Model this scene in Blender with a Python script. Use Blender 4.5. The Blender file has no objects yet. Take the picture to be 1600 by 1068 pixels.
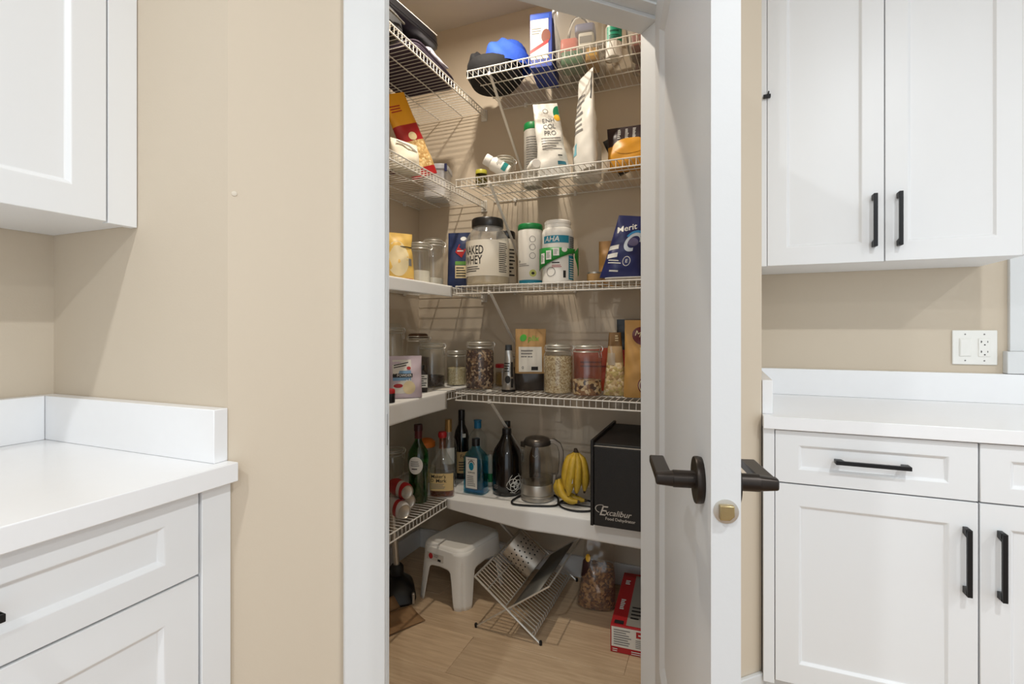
import bpy, math, random
from mathutils import Vector, Matrix
random.seed(7)
R = math.radians
scene = bpy.context.scene
COL = scene.collection

# ------------------------------------------------------------------ camera
CAM_YAW = 22.4
cam_d = bpy.data.cameras.new('camera')
cam_d.sensor_width = 36.0
cam_d.lens = 785.0 / 1600.0 * 36.0
cam_d.shift_y = -18.0 / 1600.0
cam_d.clip_start = 0.02
cam = bpy.data.objects.new('camera', cam_d)
cam.location = (0, 0, 1.174)
cam.rotation_euler = (R(90), 0, R(CAM_YAW))
COL.objects.link(cam)
scene.camera = cam

# ------------------------------------------------------------------ world, lights, exposure
world = bpy.data.worlds.new('daylight')
scene.world = world
world.use_nodes = True
wb = world.node_tree.nodes['Background']
wb.inputs[0].default_value = (0.86, 0.94, 1.0, 1)
wb.inputs[1].default_value = 1.15

def area_light(name, loc, power, size, color, rot=(0, 0, 0), spread=180):
    d = bpy.data.lights.new(name, 'AREA')
    d.shape = 'DISK'; d.size = size; d.energy = power; d.color = color; d.spread = R(spread)
    o = bpy.data.objects.new(name, d); o.location = loc; o.rotation_euler = rot
    COL.objects.link(o); return o

CEIL = 2.775
POTS = [(-0.60, -0.85, 21), (0.88, 0.10, 24), (0.9, -1.6, 18), (-0.60, -2.4, 2), (2.3, 0.10, 20)]
for i, (x, y, p) in enumerate(POTS):
    area_light('downlight_beam', (x, y, CEIL - 0.02), p, 0.08, (0.93, 0.975, 1.0))
PANTRY_LIGHT = (-0.90, 1.64, CEIL - 0.075)
area_light('pantry_beam', PANTRY_LIGHT, 14.5, 0.06, (1.0, 0.90, 0.76))

scene.cycles.transparent_max_bounces = 40
vs = scene.view_settings
vs.view_transform = 'Standard'; vs.look = 'None'; vs.exposure = -0.06; vs.gamma = 1.0; vs.use_curve_mapping = False

# ------------------------------------------------------------------ materials
def C(r, g, b):
    def f(c):
        c /= 255.0
        return c / 12.92 if c <= 0.04045 else ((c + 0.055) / 1.055) ** 2.4
    return (f(r), f(g), f(b))
MATS = {}
def mat(name, col, rough=0.5, metal=0.0, var=0.05, scale=30.0, bump=0.0, bscale=None, spec=0.5, coat=0.0, stretch=None):
    if name in MATS: return MATS[name]
    m = bpy.data.materials.new(name); m.use_nodes = True
    nt = m.node_tree; b = nt.nodes['Principled BSDF']
    tc = nt.nodes.new('ShaderNodeTexCoord')
    src = tc.outputs['Object']
    if stretch:
        mp = nt.nodes.new('ShaderNodeMapping'); mp.inputs['Scale'].default_value = stretch
        nt.links.new(src, mp.inputs['Vector']); src = mp.outputs['Vector']
    n = nt.nodes.new('ShaderNodeTexNoise'); n.inputs['Scale'].default_value = scale; n.inputs['Detail'].default_value = 4
    nt.links.new(src, n.inputs['Vector'])
    mx = nt.nodes.new('ShaderNodeMix'); mx.data_type = 'RGBA'
    mx.inputs[6].default_value = (*[max(0, c * (1 - var)) for c in col], 1)
    mx.inputs[7].default_value = (*[min(1, c * (1 + var)) for c in col], 1)
    nt.links.new(n.outputs['Fac'], mx.inputs[0]); nt.links.new(mx.outputs[2], b.inputs['Base Color'])
    b.inputs['Roughness'].default_value = rough; b.inputs['Metallic'].default_value = metal
    b.inputs['Specular IOR Level'].default_value = spec; b.inputs['Coat Weight'].default_value = coat
    if bump:
        n2 = nt.nodes.new('ShaderNodeTexNoise'); n2.inputs['Scale'].default_value = bscale or scale; n2.inputs['Detail'].default_value = 3
        nt.links.new(src, n2.inputs['Vector'])
        bp = nt.nodes.new('ShaderNodeBump'); bp.inputs['Strength'].default_value = bump; bp.inputs['Distance'].default_value = 0.004
        nt.links.new(n2.outputs['Fac'], bp.inputs['Height']); nt.links.new(bp.outputs['Normal'], b.inputs['Normal'])
    MATS[name] = m; return m
def glass(name, tint=(0.93, 0.95, 0.94), rough=0.03, gloss=1.0, ior=1.35, haze=0.0):
    if name in MATS: return MATS[name]
    m = bpy.data.materials.new(name); m.use_nodes = True
    nt = m.node_tree; nt.nodes.clear()
    out = nt.nodes.new('ShaderNodeOutputMaterial'); mx = nt.nodes.new('ShaderNodeMixShader')
    tr = nt.nodes.new('ShaderNodeBsdfTransparent'); tr.inputs[0].default_value = (*tint, 1)
    gl = nt.nodes.new('ShaderNodeBsdfGlossy'); gl.inputs['Roughness'].default_value = rough; gl.inputs[0].default_value = (gloss, gloss, gloss, 1)
    lw = nt.nodes.new('ShaderNodeLayerWeight'); lw.inputs['Blend'].default_value = 0.5
    pw_ = nt.nodes.new('ShaderNodeMath'); pw_.operation = 'POWER'; pw_.inputs[1].default_value = 4.0
    mr = nt.nodes.new('ShaderNodeMapRange'); mr.inputs[3].default_value = 0.02 + (ior - 1) * 0.08; mr.inputs[4].default_value = 0.75
    n = nt.nodes.new('ShaderNodeTexNoise'); n.inputs['Scale'].default_value = 25
    bp = nt.nodes.new('ShaderNodeBump'); bp.inputs['Strength'].default_value = 0.08; bp.inputs['Distance'].default_value = 0.002
    nt.links.new(n.outputs['Fac'], bp.inputs['Height']); nt.links.new(bp.outputs['Normal'], gl.inputs['Normal'])
    nt.links.new(lw.outputs['Facing'], pw_.inputs[0]); nt.links.new(pw_.outputs[0], mr.inputs[0])
    nt.links.new(mr.outputs[0], mx.inputs[0]); nt.links.new(tr.outputs[0], mx.inputs[1]); nt.links.new(gl.outputs[0], mx.inputs[2])
    last = mx
    if haze:
        df = nt.nodes.new('ShaderNodeBsdfDiffuse'); df.inputs[0].default_value = (0.8, 0.8, 0.79, 1)
        m2_ = nt.nodes.new('ShaderNodeMixShader'); m2_.inputs[0].default_value = haze
        nt.links.new(mx.outputs[0], m2_.inputs[1]); nt.links.new(df.outputs[0], m2_.inputs[2]); last = m2_
    nt.links.new(last.outputs[0], out.inputs[0])
    MATS[name] = m; return m
def grains(name, cols, scale=160.0, rough=0.7, bump=0.8):
    if name in MATS: return MATS[name]
    m = bpy.data.materials.new(name); m.use_nodes = True
    nt = m.node_tree; b = nt.nodes['Principled BSDF']
    tc = nt.nodes.new('ShaderNodeTexCoord'); v = nt.nodes.new('ShaderNodeTexVoronoi'); v.inputs['Scale'].default_value = scale
    nt.links.new(tc.outputs['Object'], v.inputs['Vector'])
    sep = nt.nodes.new('ShaderNodeSeparateColor'); nt.links.new(v.outputs['Color'], sep.inputs[0])
    cr = nt.nodes.new('ShaderNodeValToRGB'); cr.color_ramp.interpolation = 'CONSTANT'
    el = cr.color_ramp.elements
    while len(el) < len(cols): el.new(0.5)
    for i, c in enumerate(cols): el[i].position = i / len(cols); el[i].color = (*c, 1)
    nt.links.new(sep.outputs[0], cr.inputs[0]); nt.links.new(cr.outputs[0], b.inputs['Base Color'])
    bp = nt.nodes.new('ShaderNodeBump'); bp.inputs['Strength'].default_value = bump; bp.inputs['Distance'].default_value = 0.003; bp.invert = True
    nt.links.new(v.outputs['Distance'], bp.inputs['Height']); nt.links.new(bp.outputs['Normal'], b.inputs['Normal'])
    b.inputs['Roughness'].default_value = rough
    MATS[name] = m; return m
def wood(name, c1, c2):
    m = bpy.data.materials.new(name); m.use_nodes = True
    nt = m.node_tree; b = nt.nodes['Principled BSDF']
    tc = nt.nodes.new('ShaderNodeTexCoord'); oi = nt.nodes.new('ShaderNodeObjectInfo')
    ad = nt.nodes.new('ShaderNodeVectorMath'); ad.operation = 'ADD'
    cb = nt.nodes.new('ShaderNodeCombineXYZ'); ml = nt.nodes.new('ShaderNodeMath'); ml.operation = 'MULTIPLY'; ml.inputs[1].default_value = 17.0
    nt.links.new(oi.outputs['Random'], ml.inputs[0]); nt.links.new(ml.outputs[0], cb.inputs[0]); nt.links.new(ml.outputs[0], cb.inputs[1])
    nt.links.new(tc.outputs['Object'], ad.inputs[0]); nt.links.new(cb.outputs[0], ad.inputs[1])
    mp = nt.nodes.new('ShaderNodeMapping'); mp.inputs['Scale'].default_value = (2.2, 26, 10)
    nt.links.new(ad.outputs[0], mp.inputs['Vector'])
    n = nt.nodes.new('ShaderNodeTexNoise'); n.inputs['Scale'].default_value = 2.6; n.inputs['Detail'].default_value = 7; n.inputs['Roughness'].default_value = 0.6
    nt.links.new(mp.outputs[0], n.inputs['Vector'])
    cr = nt.nodes.new('ShaderNodeValToRGB'); cr.color_ramp.elements[0].position = 0.3; cr.color_ramp.elements[1].position = 0.72
    cr.color_ramp.elements[0].color = (*c1, 1); cr.color_ramp.elements[1].color = (*c2, 1)
    nt.links.new(n.outputs['Fac'], cr.inputs[0])
    hs = nt.nodes.new('ShaderNodeHueSaturation'); mr = nt.nodes.new('ShaderNodeMapRange')
    mr.inputs[3].default_value = 0.9; mr.inputs[4].default_value = 1.08
    nt.links.new(oi.outputs['Random'], mr.inputs[0]); nt.links.new(mr.outputs[0], hs.inputs['Value'])
    nt.links.new(cr.outputs[0], hs.inputs['Color']); nt.links.new(hs.outputs[0], b.inputs['Base Color'])
    b.inputs['Roughness'].default_value = 0.45
    bp = nt.nodes.new('ShaderNodeBump'); bp.inputs['Strength'].default_value = 0.12; bp.inputs['Distance'].default_value = 0.002
    nt.links.new(n.outputs['Fac'], bp.inputs['Height']); nt.links.new(bp.outputs['Normal'], b.inputs['Normal'])
    return m
def emit(name, col, strength):
    m = bpy.data.materials.new(name); m.use_nodes = True
    b = m.node_tree.nodes['Principled BSDF']
    b.inputs['Emission Color'].default_value = (*col, 1); b.inputs['Emission Strength'].default_value = strength
    return m

M_WALL = mat('beige_paint', C(207, 193, 173), 0.85, var=0.012, scale=3, bump=0.05, bscale=260)
M_CEIL = mat('ceiling_paint', C(222, 214, 202), 0.9, var=0.015, scale=4, bump=0.08, bscale=180)
M_TRIM = mat('trim_paint', C(222, 223, 223), 0.42, var=0.012, scale=5, bump=0.03, bscale=120)
M_DOOR = mat('door_paint', C(212, 213, 214), 0.42, var=0.014, scale=5, bump=0.05, bscale=90)
M_CAB = mat('cabinet_lacquer', C(236, 237, 238), 0.38, var=0.008, scale=6)
M_CABIN = mat('cabinet_inside', C(150, 150, 150), 0.6)
M_QUARTZ = mat('white_quartz', C(244, 244, 245), 0.22, var=0.012, scale=40)
M_BLACK = mat('matte_black_metal', C(24, 24, 26), 0.42, 0.4)
M_BRONZE = mat('dark_bronze', C(52, 46, 42), 0.38, 0.75, var=0.12, scale=60)
M_STEEL = mat('brushed_steel', C(194, 188, 178), 0.34, 0.75, var=0.06, scale=40, stretch=(1, 1, 30))
M_CHROME = mat('chrome_wire', C(222, 219, 212), 0.32, 0.65, var=0.04)
M_WIRE = mat('white_coated_wire', C(228, 225, 218), 0.4, var=0.03)
M_LINER = mat('white_shelf_liner', C(238, 237, 234), 0.5, var=0.02, scale=12, bump=0.05, bscale=60)
M_PLAST = mat('white_plastic', C(238, 236, 230), 0.4, var=0.02)
M_BRASS = mat('worn_brass', C(176, 158, 116), 0.3, 1.0, var=0.15, scale=80)
M_FLOOR = wood('oak_floor', C(192, 162, 130), C(224, 198, 164))
M_INK = mat('black_ink', C(28, 27, 28), 0.6)
M_GREYINK = mat('grey_ink', C(128, 126, 124), 0.6)
M_WINK = mat('white_ink', C(226, 226, 222), 0.55)
M_LABEL = mat('label_white', C(224, 221, 212), 0.5, var=0.02)
M_CLEAR = glass('clear_glass', (0.95, 0.96, 0.95), haze=0.025, ior=1.5)
M_FILM = glass('clear_film', (0.88, 0.88, 0.86), rough=0.12, ior=1.3, haze=0.2)
M_RUBBER = mat('black_rubber', C(20, 19, 19), 0.6)

# ------------------------------------------------------------------ mesh helpers
class MB:
    def __init__(s): s.v = []; s.f = []
    def add(s, v, f, M=None):
        o = len(s.v)
        s.v += [tuple(M @ Vector(p)) if M else tuple(p) for p in v]
        s.f += [tuple(i + o for i in q) for q in f]; return s
    def box(s, x0, x1, y0, y1, z0, z1, M=None):
        v = [(x, y, z) for z in (z0, z1) for y in (y0, y1) for x in (x0, x1)]
        return s.add(v, [(0, 2, 3, 1), (4, 5, 7, 6), (0, 1, 5, 4), (2, 6, 7, 3), (0, 4, 6, 2), (1, 3, 7, 5)], M)
    def tube(s, pts, r, n=6, closed=False):
        P = [Vector(p) for p in pts]; k = len(P); rings = []
        rr = r if isinstance(r, (list, tuple)) else [r] * k
        prev = None
        for i in range(k):
            a = P[i - 1] if (i or closed) else P[i]; b = P[(i + 1) % k] if (i < k - 1 or closed) else P[i]
            t = (b - a)
            t = t.normalized() if t.length > 1e-9 else Vector((0, 0, 1))
            if prev is None:
                up = Vector((0, 0, 1)) if abs(t.z) < 0.9 else Vector((1, 0, 0))
                x = t.cross(up).normalized()
            else:
                x = prev - t * prev.dot(t)
                x = x.normalized() if x.length > 1e-6 else prev
            y = t.cross(x); prev = x
            rings.append([P[i] + (x * math.cos(2 * math.pi * j / n) + y * math.sin(2 * math.pi * j / n)) * rr[i] for j in range(n)])
        v = [p for q in rings for p in q]; f = []
        for i in range(k if closed else k - 1):
            i2 = (i + 1) % k
            for j in range(n):
                j2 = (j + 1) % n
                f.append((i * n + j, i * n + j2, i2 * n + j2, i2 * n + j))
        if not closed:
            f.append(tuple(range(n - 1, -1, -1))); f.append(tuple((k - 1) * n + j for j in range(n)))
        return s.add(v, f)
    def loft(s, secs, seg=28, cap0=True, cap1=True, M=None):
        # secs: (z, hx, hy, n, [cx, cy])
        v = []; f = []
        for q in secs:
            z, hx, hy = q[0], q[1], q[2]; n = q[3] if len(q) > 3 else 2; cx = q[4] if len(q) > 4 else 0; cy = q[5] if len(q) > 5 else 0
            for j in range(seg):
                a = 2 * math.pi * (j + 0.5) / seg; c, d = math.cos(a), math.sin(a)
                v.append((cx + hx * math.copysign(abs(c) ** (2 / n), c), cy + hy * math.copysign(abs(d) ** (2 / n), d), z))
        for i in range(len(secs) - 1):
            for j in range(seg):
                j2 = (j + 1) % seg
                f.append((i * seg + j, i * seg + j2, (i + 1) * seg + j2, (i + 1) * seg + j))
        if cap0: f.append(tuple(range(seg - 1, -1, -1)))
        if cap1: f.append(tuple((len(secs) - 1) * seg + j for j in range(seg)))
        return s.add(v, f, M)
    def lathe(s, prof, seg=28, M=None, cap0=True, cap1=True):
        return s.loft([(z, r, r, 2) for r, z in prof], seg, cap0, cap1, M)
    def grid(s, fn, nu, nv, closed_u=False):
        v = [fn(i / nu if not closed_u else i / nu, j / nv) for j in range(nv + 1) for i in range(nu + (0 if closed_u else 1))]
        w = nu + (0 if closed_u else 1); f = []
        for j in range(nv):
            for i in range(nu):
                i2 = (i + 1) % w
                f.append((j * w + i, j * w + i2, (j + 1) * w + i2, (j + 1) * w + i))
        return s.add(v, f)
    def prism(s, poly, z0, z1, M=None):
        n = len(poly)
        v = [(x, y, z0) for x, y in poly] + [(x, y, z1) for x, y in poly]
        f = [tuple(range(n - 1, -1, -1)), tuple(range(n, 2 * n))] + [(i, (i + 1) % n, n + (i + 1) % n, n + i) for i in range(n)]
        return s.add(v, f, M)
    def build(s, name, m, parent=None, bevel=0.0, angle=40, solid=0.0, kind=None, label=None, loc=None, rot=None, seg=2):
        me = bpy.data.meshes.new(name); me.from_pydata(s.v, [], s.f); me.materials.append(m)
        me.polygons.foreach_set('use_smooth', [True] * len(me.polygons)); me.set_sharp_from_angle(angle=R(angle)); me.update()
        o = bpy.data.objects.new(name, me); COL.objects.link(o)
        if parent: o.parent = parent
        if loc: o.location = loc
        if rot: o.rotation_euler = rot
        if solid:
            md = o.modifiers.new('solid', 'SOLIDIFY'); md.thickness = solid; md.offset = -1
        if bevel:
            md = o.modifiers.new('bevel', 'BEVEL'); md.width = bevel; md.segments = seg; md.limit_method = 'ANGLE'; md.angle_limit = R(40); md.harden_normals = False
        if kind: o['kind'] = kind
        if label: o['label'] = label
        return o

def tag(o, label, cat, group=None):
    o['label'] = label; o['category'] = cat
    if group: o['group'] = group
    return o
def thing(name, label, cat, loc=(0, 0, 0), rz=0.0, group=None):
    o = bpy.data.objects.new(name, None); COL.objects.link(o); o.empty_display_size = 0.05
    o.location = loc; o.rotation_euler = (0, 0, rz)
    return tag(o, label, cat, group)
def struct(o, label=None):
    o['kind'] = 'structure'
    if label: o['label'] = label
    return o
def structure(name, loc=(0, 0, 0), rz=0.0, label=None):
    o = bpy.data.objects.new(name, None); COL.objects.link(o); o.empty_display_size = 0.05
    o.location = loc; o.rotation_euler = (0, 0, rz)
    return struct(o, label)
def face(u, v, extra=0.0): return math.atan2(-u, v) + R(extra)

# printing on surfaces: mp(x, z, off) -> point of the surface of a thing in its own frame
def flat_map(y0): return lambda x, z, off=0.0006: (x, y0 - off, z)
def cyl_map(r, z_r=None):
    def f(x, z, off=0.0008):
        rr = (z_r(z) if z_r else r); a = x / rr
        return ((rr + off) * math.sin(a), -(rr + off) * math.cos(a), z)
    return f
def host(parent, printed=True):
    # lettering belongs to the label it is printed on, a label to the body it is glued on
    if parent.type == 'MESH' or parent.parent: return parent
    ch = [c for c in parent.children if c.type == 'MESH' and c.location.length < 1e-9 and tuple(c.rotation_euler) == (0, 0, 0)]
    lab = [c for c in ch if 'label' in c.name or 'panel' in c.name]
    if printed and lab: return lab[-1]
    return ch[0] if ch else parent
def patch(parent, name, m, x0, x1, z0, z1, mp, nx=8, nz=4, off=0.0008, label=None):
    return MB().grid(lambda a, b: mp(x0 + (x1 - x0) * a, z0 + (z1 - z0) * b, off), nx, nz).build(name, m, parent, label=label)
def disc(parent, name, m, cx, cz, rx, rz_, mp, off=0.001, seg=24, rings=3, rot=0.0):
    b = MB(); v = [mp(cx, cz, off)]; f = []
    ca, sa = math.cos(rot), math.sin(rot)
    for k in range(1, rings + 1):
        for j in range(seg):
            a = 2 * math.pi * j / seg; dx, dz = rx * k / rings * math.cos(a), rz_ * k / rings * math.sin(a)
            v.append(mp(cx + dx * ca - dz * sa, cz + dx * sa + dz * ca, off))
    for j in range(seg): f.append((0, 1 + j, 1 + (j + 1) % seg))
    for k in range(rings - 1):
        for j in range(seg):
            a, c = 1 + k * seg + j, 1 + k * seg + (j + 1) % seg
            f.append((a, a + seg, c + seg, c))
    return b.add(v, f).build(name, m, host(parent))
def ringmark(parent, name, m, cx, cz, rx, rz_, wdt, mp, off=0.0013, seg=28, a0=0, a1=360, rot=0.0):
    ca, sa = math.cos(rot), math.sin(rot)
    def fn(a, b):
        t = R(a0 + (a1 - a0) * a); k = 1 - wdt * b
        dx, dz = rx * k * math.cos(t), rz_ * k * math.sin(t)
        return mp(cx + dx * ca - dz * sa, cz + dx * sa + dz * ca, off)
    return MB().grid(fn, seg, 1).build(name, m, host(parent))
_tx = {}
def _text(s, ofs):
    if (s, ofs) in _tx: return _tx[(s, ofs)]
    cu = bpy.data.curves.new('t', 'FONT'); cu.body = s; cu.size = 1.0; cu.align_x = 'CENTER'; cu.align_y = 'CENTER'; cu.resolution_u = 3; cu.offset = ofs
    ob = bpy.data.objects.new('t', cu); me = ob.to_mesh()
    r = ([tuple(v.co) for v in me.vertices], [tuple(p.vertices) for p in me.polygons])
    ob.to_mesh_clear(); bpy.data.objects.remove(ob); bpy.data.curves.remove(cu)
    _tx[(s, ofs)] = r; return r
def text(parent, s, x, z, size, mp, m, off=0.0014, rot=0.0, sx=1.0, name='lettering', shear=0.0, bold=0):
    vs_, fs = _text(s, min(0.012, round(bold / size * 0.5, 3))); ca, sa = math.cos(rot), math.sin(rot)
    v = [mp(x + ((p[0] + shear * p[1]) * sx * ca - p[1] * sa) * size, z + ((p[0] + shear * p[1]) * sx * sa + p[1] * ca) * size, off) for p in vs_]
    return MB().add(v, fs).build(name, m, host(parent))
def fineprint(parent, x0, x1, z0, z1, n, mp, m=None, off=0.0014, fill=0.4, name='fine_print', nx=5):
    b = MB(); rnd = random.Random(n * 31 + int(abs(x0) * 1e4))
    for i in range(n):
        z = z1 - (z1 - z0) * (i + 0.5) / n; h = (z1 - z0) / n * fill / 2; xe = x1 - (x1 - x0) * rnd.random() * 0.35
        b.grid(lambda a, c: mp(x0 + (xe - x0) * a, z - h + 2 * h * c, off), nx, 1)
    return b.build(name, m or M_GREYINK, host(parent), kind='stuff')

# ------------------------------------------------------------------ plan of the room (metres)
LW, RW, AV = -1.515, 2.344, 0.714       # left wall x, back wall y, short wall y
CW = (-0.911, 0.714); CB = (0.123, 1.748)  # ends of the diagonal wall (kitchen face)
DL = (-0.689, 0.936); OPEN = 0.79; WT = 0.118
DIAG = R(45)
def dg(s, n): # point at s along the doorway from its strike side, n into the pantry
    k = 0.70710678
    return (DL[0] + k * s - k * n, DL[1] + k * s + k * n)
HEAD = 2.09

# floor: slab plus planks of the pantry
fl = struct(MB().box(LW - 0.1, 2.9, -2.7, RW + 0.1, -0.08, -0.006).build('floor', wood('oak_floor_far', C(128, 98, 70), C(176, 144, 112))))
pw = 0.2185; v0 = 1.727 - 5 * pw; pk = {}
for i in range(9):
    ya = v0 + i * pw; yb = min(ya + pw, RW)
    cuts = [LW] + {4: [-0.87], 5: [-0.30], 6: [-1.15], 3: [-0.5], 7: [-0.72]}.get(i, [-0.6]) + [0.6]
    for a, b in zip(cuts, cuts[1:]):
        MB().box(0.0003, b - a - 0.0003, 0.0003, yb - ya - 0.0003, -0.006, 0).build('plank', M_FLOOR, fl, bevel=0.0012, loc=(a, ya, 0), seg=1)
struct(MB().box(LW - 0.1, 2.9, -2.7, RW + 0.1, CEIL, CEIL + 0.1).build('ceiling', M_CEIL))
struct(MB().box(LW - 0.12, LW, -2.7, RW + 0.12, 0, CEIL).build('wall_left', M_WALL))
wr = MB(); W0, W1, WZ0, WZ1 = 1.055, 2.2, 1.10, 2.25
wr.box(LW, W0, RW, RW + 0.12, 0, CEIL).box(W1, 2.9, RW, RW + 0.12, 0, CEIL).box(W0, W1, RW, RW + 0.12, 0, WZ0).box(W0, W1, RW, RW + 0.12, WZ1, CEIL)
struct(wr.build('wall_back', M_WALL))
# pantry front walls as one plan polygon each
k2 = WT * math.tan(R(22.5))
struct(MB().prism([(LW, AV), CW, (CW[0] - k2, AV + WT), (LW, AV + WT)], 0, CEIL).build('wall_front', M_WALL))
struct(MB().prism([CB, (CB[0], RW), (CB[0] - WT, RW), (CB[0] - WT, CB[1] + k2)], 0, CEIL).build('wall_right', M_WALL))
sL = (CW[0] - DL[0]) / 0.70710678; sR = (CB[0] - DL[0]) / 0.70710678
J = 0.018
dw = MB()
dw.prism([CW, dg(-J, 0), dg(-J, WT), (CW[0] - k2, AV + WT)], 0, CEIL)
dw.prism([dg(OPEN + J, 0), CB, (CB[0] - WT, CB[1] + k2), dg(OPEN + J, WT)], 0, CEIL)
dw.prism([dg(-J, 0), dg(OPEN + J, 0), dg(OPEN + J, WT), dg(-J, WT)], HEAD + J, CEIL)
wd = struct(dw.build('wall_diagonal', M_WALL))
# painted-over nail head beside the wall corner
MB().lathe([(0.0055, 0), (0.005, 0.0012), (0.003, 0.002), (0.0005, 0.0022)], 14).build('nail_head', mat('paint_blob', C(214, 203, 186), 0.6), wd,
    loc=(*dg(-0.302, 0.0), 1.449), rot=(R(90), 0, DIAG))

# door frame
fr = structure('trim_1', (DL[0], DL[1], 0), DIAG, 'white door casing and jambs around the pantry doorway')
def frpart(name, x0, x1, y0, y1, z0, z1, b=0.0015): return MB().box(x0, x1, y0, y1, z0, z1).build(name, M_TRIM, fr, bevel=b)
CWD = 0.088
frpart('casing', -0.006 - CWD, -0.006, -0.018, 0, 0, HEAD + 0.006 + CWD, 0.003)
frpart('casing', OPEN + 0.006, OPEN + 0.006 + CWD, -0.018, 0, 0, HEAD + 0.006 + CWD, 0.003)
frpart('head_casing', -0.006, OPEN + 0.006, -0.018, 0, HEAD + 0.006, HEAD + 0.006 + CWD, 0.003)
frpart('jamb', -J, 0, -0.001, WT + 0.002, 0, HEAD)
frpart('jamb', OPEN, OPEN + J, -0.001, WT + 0.002, 0, HEAD)
frpart('head_jamb', -J, OPEN + J, -0.001, WT + 0.002, HEAD, HEAD + J)
frpart('door_stop', 0, 0.011, 0.041, WT, 0, HEAD - 0.011, 0.001)
frpart('door_stop', OPEN - 0.011, OPEN, 0.041, WT, 0, HEAD - 0.011, 0.001)
frpart('head_stop', 0, OPEN, 0.041, WT, HEAD - 0.011, HEAD, 0.001)
MB().prism([(0.0, 0.006), (0.0018, 0.008), (0.0018, 0.034), (0.0, 0.036)], 0.915, 0.985).build('strike_plate', M_BLACK, fr)
MB().box(0.0018, 0.0022, 0.014, 0.028, 0.932, 0.968).build('strike_hole', M_RUBBER, fr)

# baseboards
struct(MB().box(LW, LW + 0.014, AV + WT, RW, 0, 0.10).build('baseboard_left', M_TRIM, bevel=0.003))
struct(MB().box(LW + 0.014, CB[0] - WT - 0.014, RW - 0.014, RW, 0, 0.10).build('baseboard_back', M_TRIM, bevel=0.003))
struct(MB().box(CB[0] - WT - 0.014, CB[0] - WT, CB[1] + 0.06, RW, 0, 0.10).build('baseboard_right', M_TRIM, bevel=0.003))
struct(MB().box(0, sR - OPEN - CWD - 0.014, -0.014, 0, 0, 0.115).build('baseboard_diagonal', M_TRIM, bevel=0.003, loc=(*dg(OPEN + CWD + 0.008, 0), 0), rot=(0, 0, DIAG)))

# ------------------------------------------------------------------ panelled fronts
def panel_mesh(w, h, t, fx, fz, bev, dep, flip=False, fz0=None):
    fz0 = fz if fz0 is None else fz0
    b = MB()
    def ring(x0, x1, z0, z1, y): return [(x0, y, z0), (x1, y, z0), (x1, y, z1), (x0, y, z1)]
    rs = [ring(0, w, 0, h, t), ring(0, w, 0, h, 0), ring(fx, w - fx, fz0, h - fz, 0), ring(fx + bev, w - fx - bev, fz0 + bev, h - fz - bev, dep)]
    v = [p for r in rs for p in r]; f = [(3, 2, 1, 0)[::-1]]
    for k in range(3):
        for j in range(4):
            j2 = (j + 1) % 4
            f.append((k * 4 + j, (k + 1) * 4 + j, (k + 1) * 4 + j2, k * 4 + j2))
    f.append((12, 15, 14, 13)[::-1])
    if flip: f = [q[::-1] for q in f]
    return b.add(v, f)
def fix_normals(o):
    import bmesh
    bm = bmesh.new(); bm.from_mesh(o.data); bmesh.ops.recalc_face_normals(bm, faces=bm.faces); bm.to_mesh(o.data); bm.free(); return o

# ------------------------------------------------------------------ door leaf
OPEN_ANG = 56.7
LT = 0.037; LWID = OPEN - 0.006
hx, hy = dg(OPEN, -0.008)
# leaf frame: origin at the hinge pin, +x along the leaf towards the latch edge, +y out of its pantry-side face
ed = Vector((-0.70710678, -0.70710678)) * math.cos(R(OPEN_ANG)) + Vector((0.70710678, -0.70710678)) * math.sin(R(OPEN_ANG))
d_rz = math.atan2(ed.y, ed.x)
door = structure('door_1', (hx, hy, 0), d_rz, 'open white panelled pantry door with dark lever handles')
# in this frame local +y = left of the direction hinge->latch; the pantry face looks to local -y
DZ0, DZ1 = 0.012, 2.078
def leaf_panel(y, s):
    b = MB()
    def ring(x0, x1, z0, z1, yy): return [(x0, yy, z0), (x1, yy, z0), (x1, yy, z1), (x0, yy, z1)]
    fx = 0.118
    rs = [ring(0.003, LWID, DZ0, DZ1, y), ring(fx, LWID - fx, 0.283, 1.965, y), ring(fx + 0.012, LWID - fx - 0.012, 0.295, 1.953, y + s * 0.005),
          ring(fx + 0.024, LWID - fx - 0.024, 0.307, 1.941, y + s * 0.011)]
    v = [p for r in rs for p in r]; f = []
    for k in range(3):
        for j in range(4):
            j2 = (j + 1) % 4; f.append((k * 4 + j, k * 4 + j2, (k + 1) * 4 + j2, (k + 1) * 4 + j))
    f.append((12, 13, 14, 15))
    return b, v, f
yp, yk = -(LT + 0.008), -0.008
b1, v1, f1 = leaf_panel(yp, 1); b2, v2, f2 = leaf_panel(yk, -1)
lf = MB().add(v1, f1); lf.add(v2, [q[::-1] for q in f2])
e1 = [0, 1, 2, 3]; n1 = len(v1)
lf.f += [(e1[j], n1 + e1[j], n1 + e1[(j + 1) % 4], e1[(j + 1) % 4]) for j in range(4)]
leaf = fix_normals(lf.build('door_leaf', M_DOOR, door, angle=20))
HX, HZ = LWID - 0.066, 0.958
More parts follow.
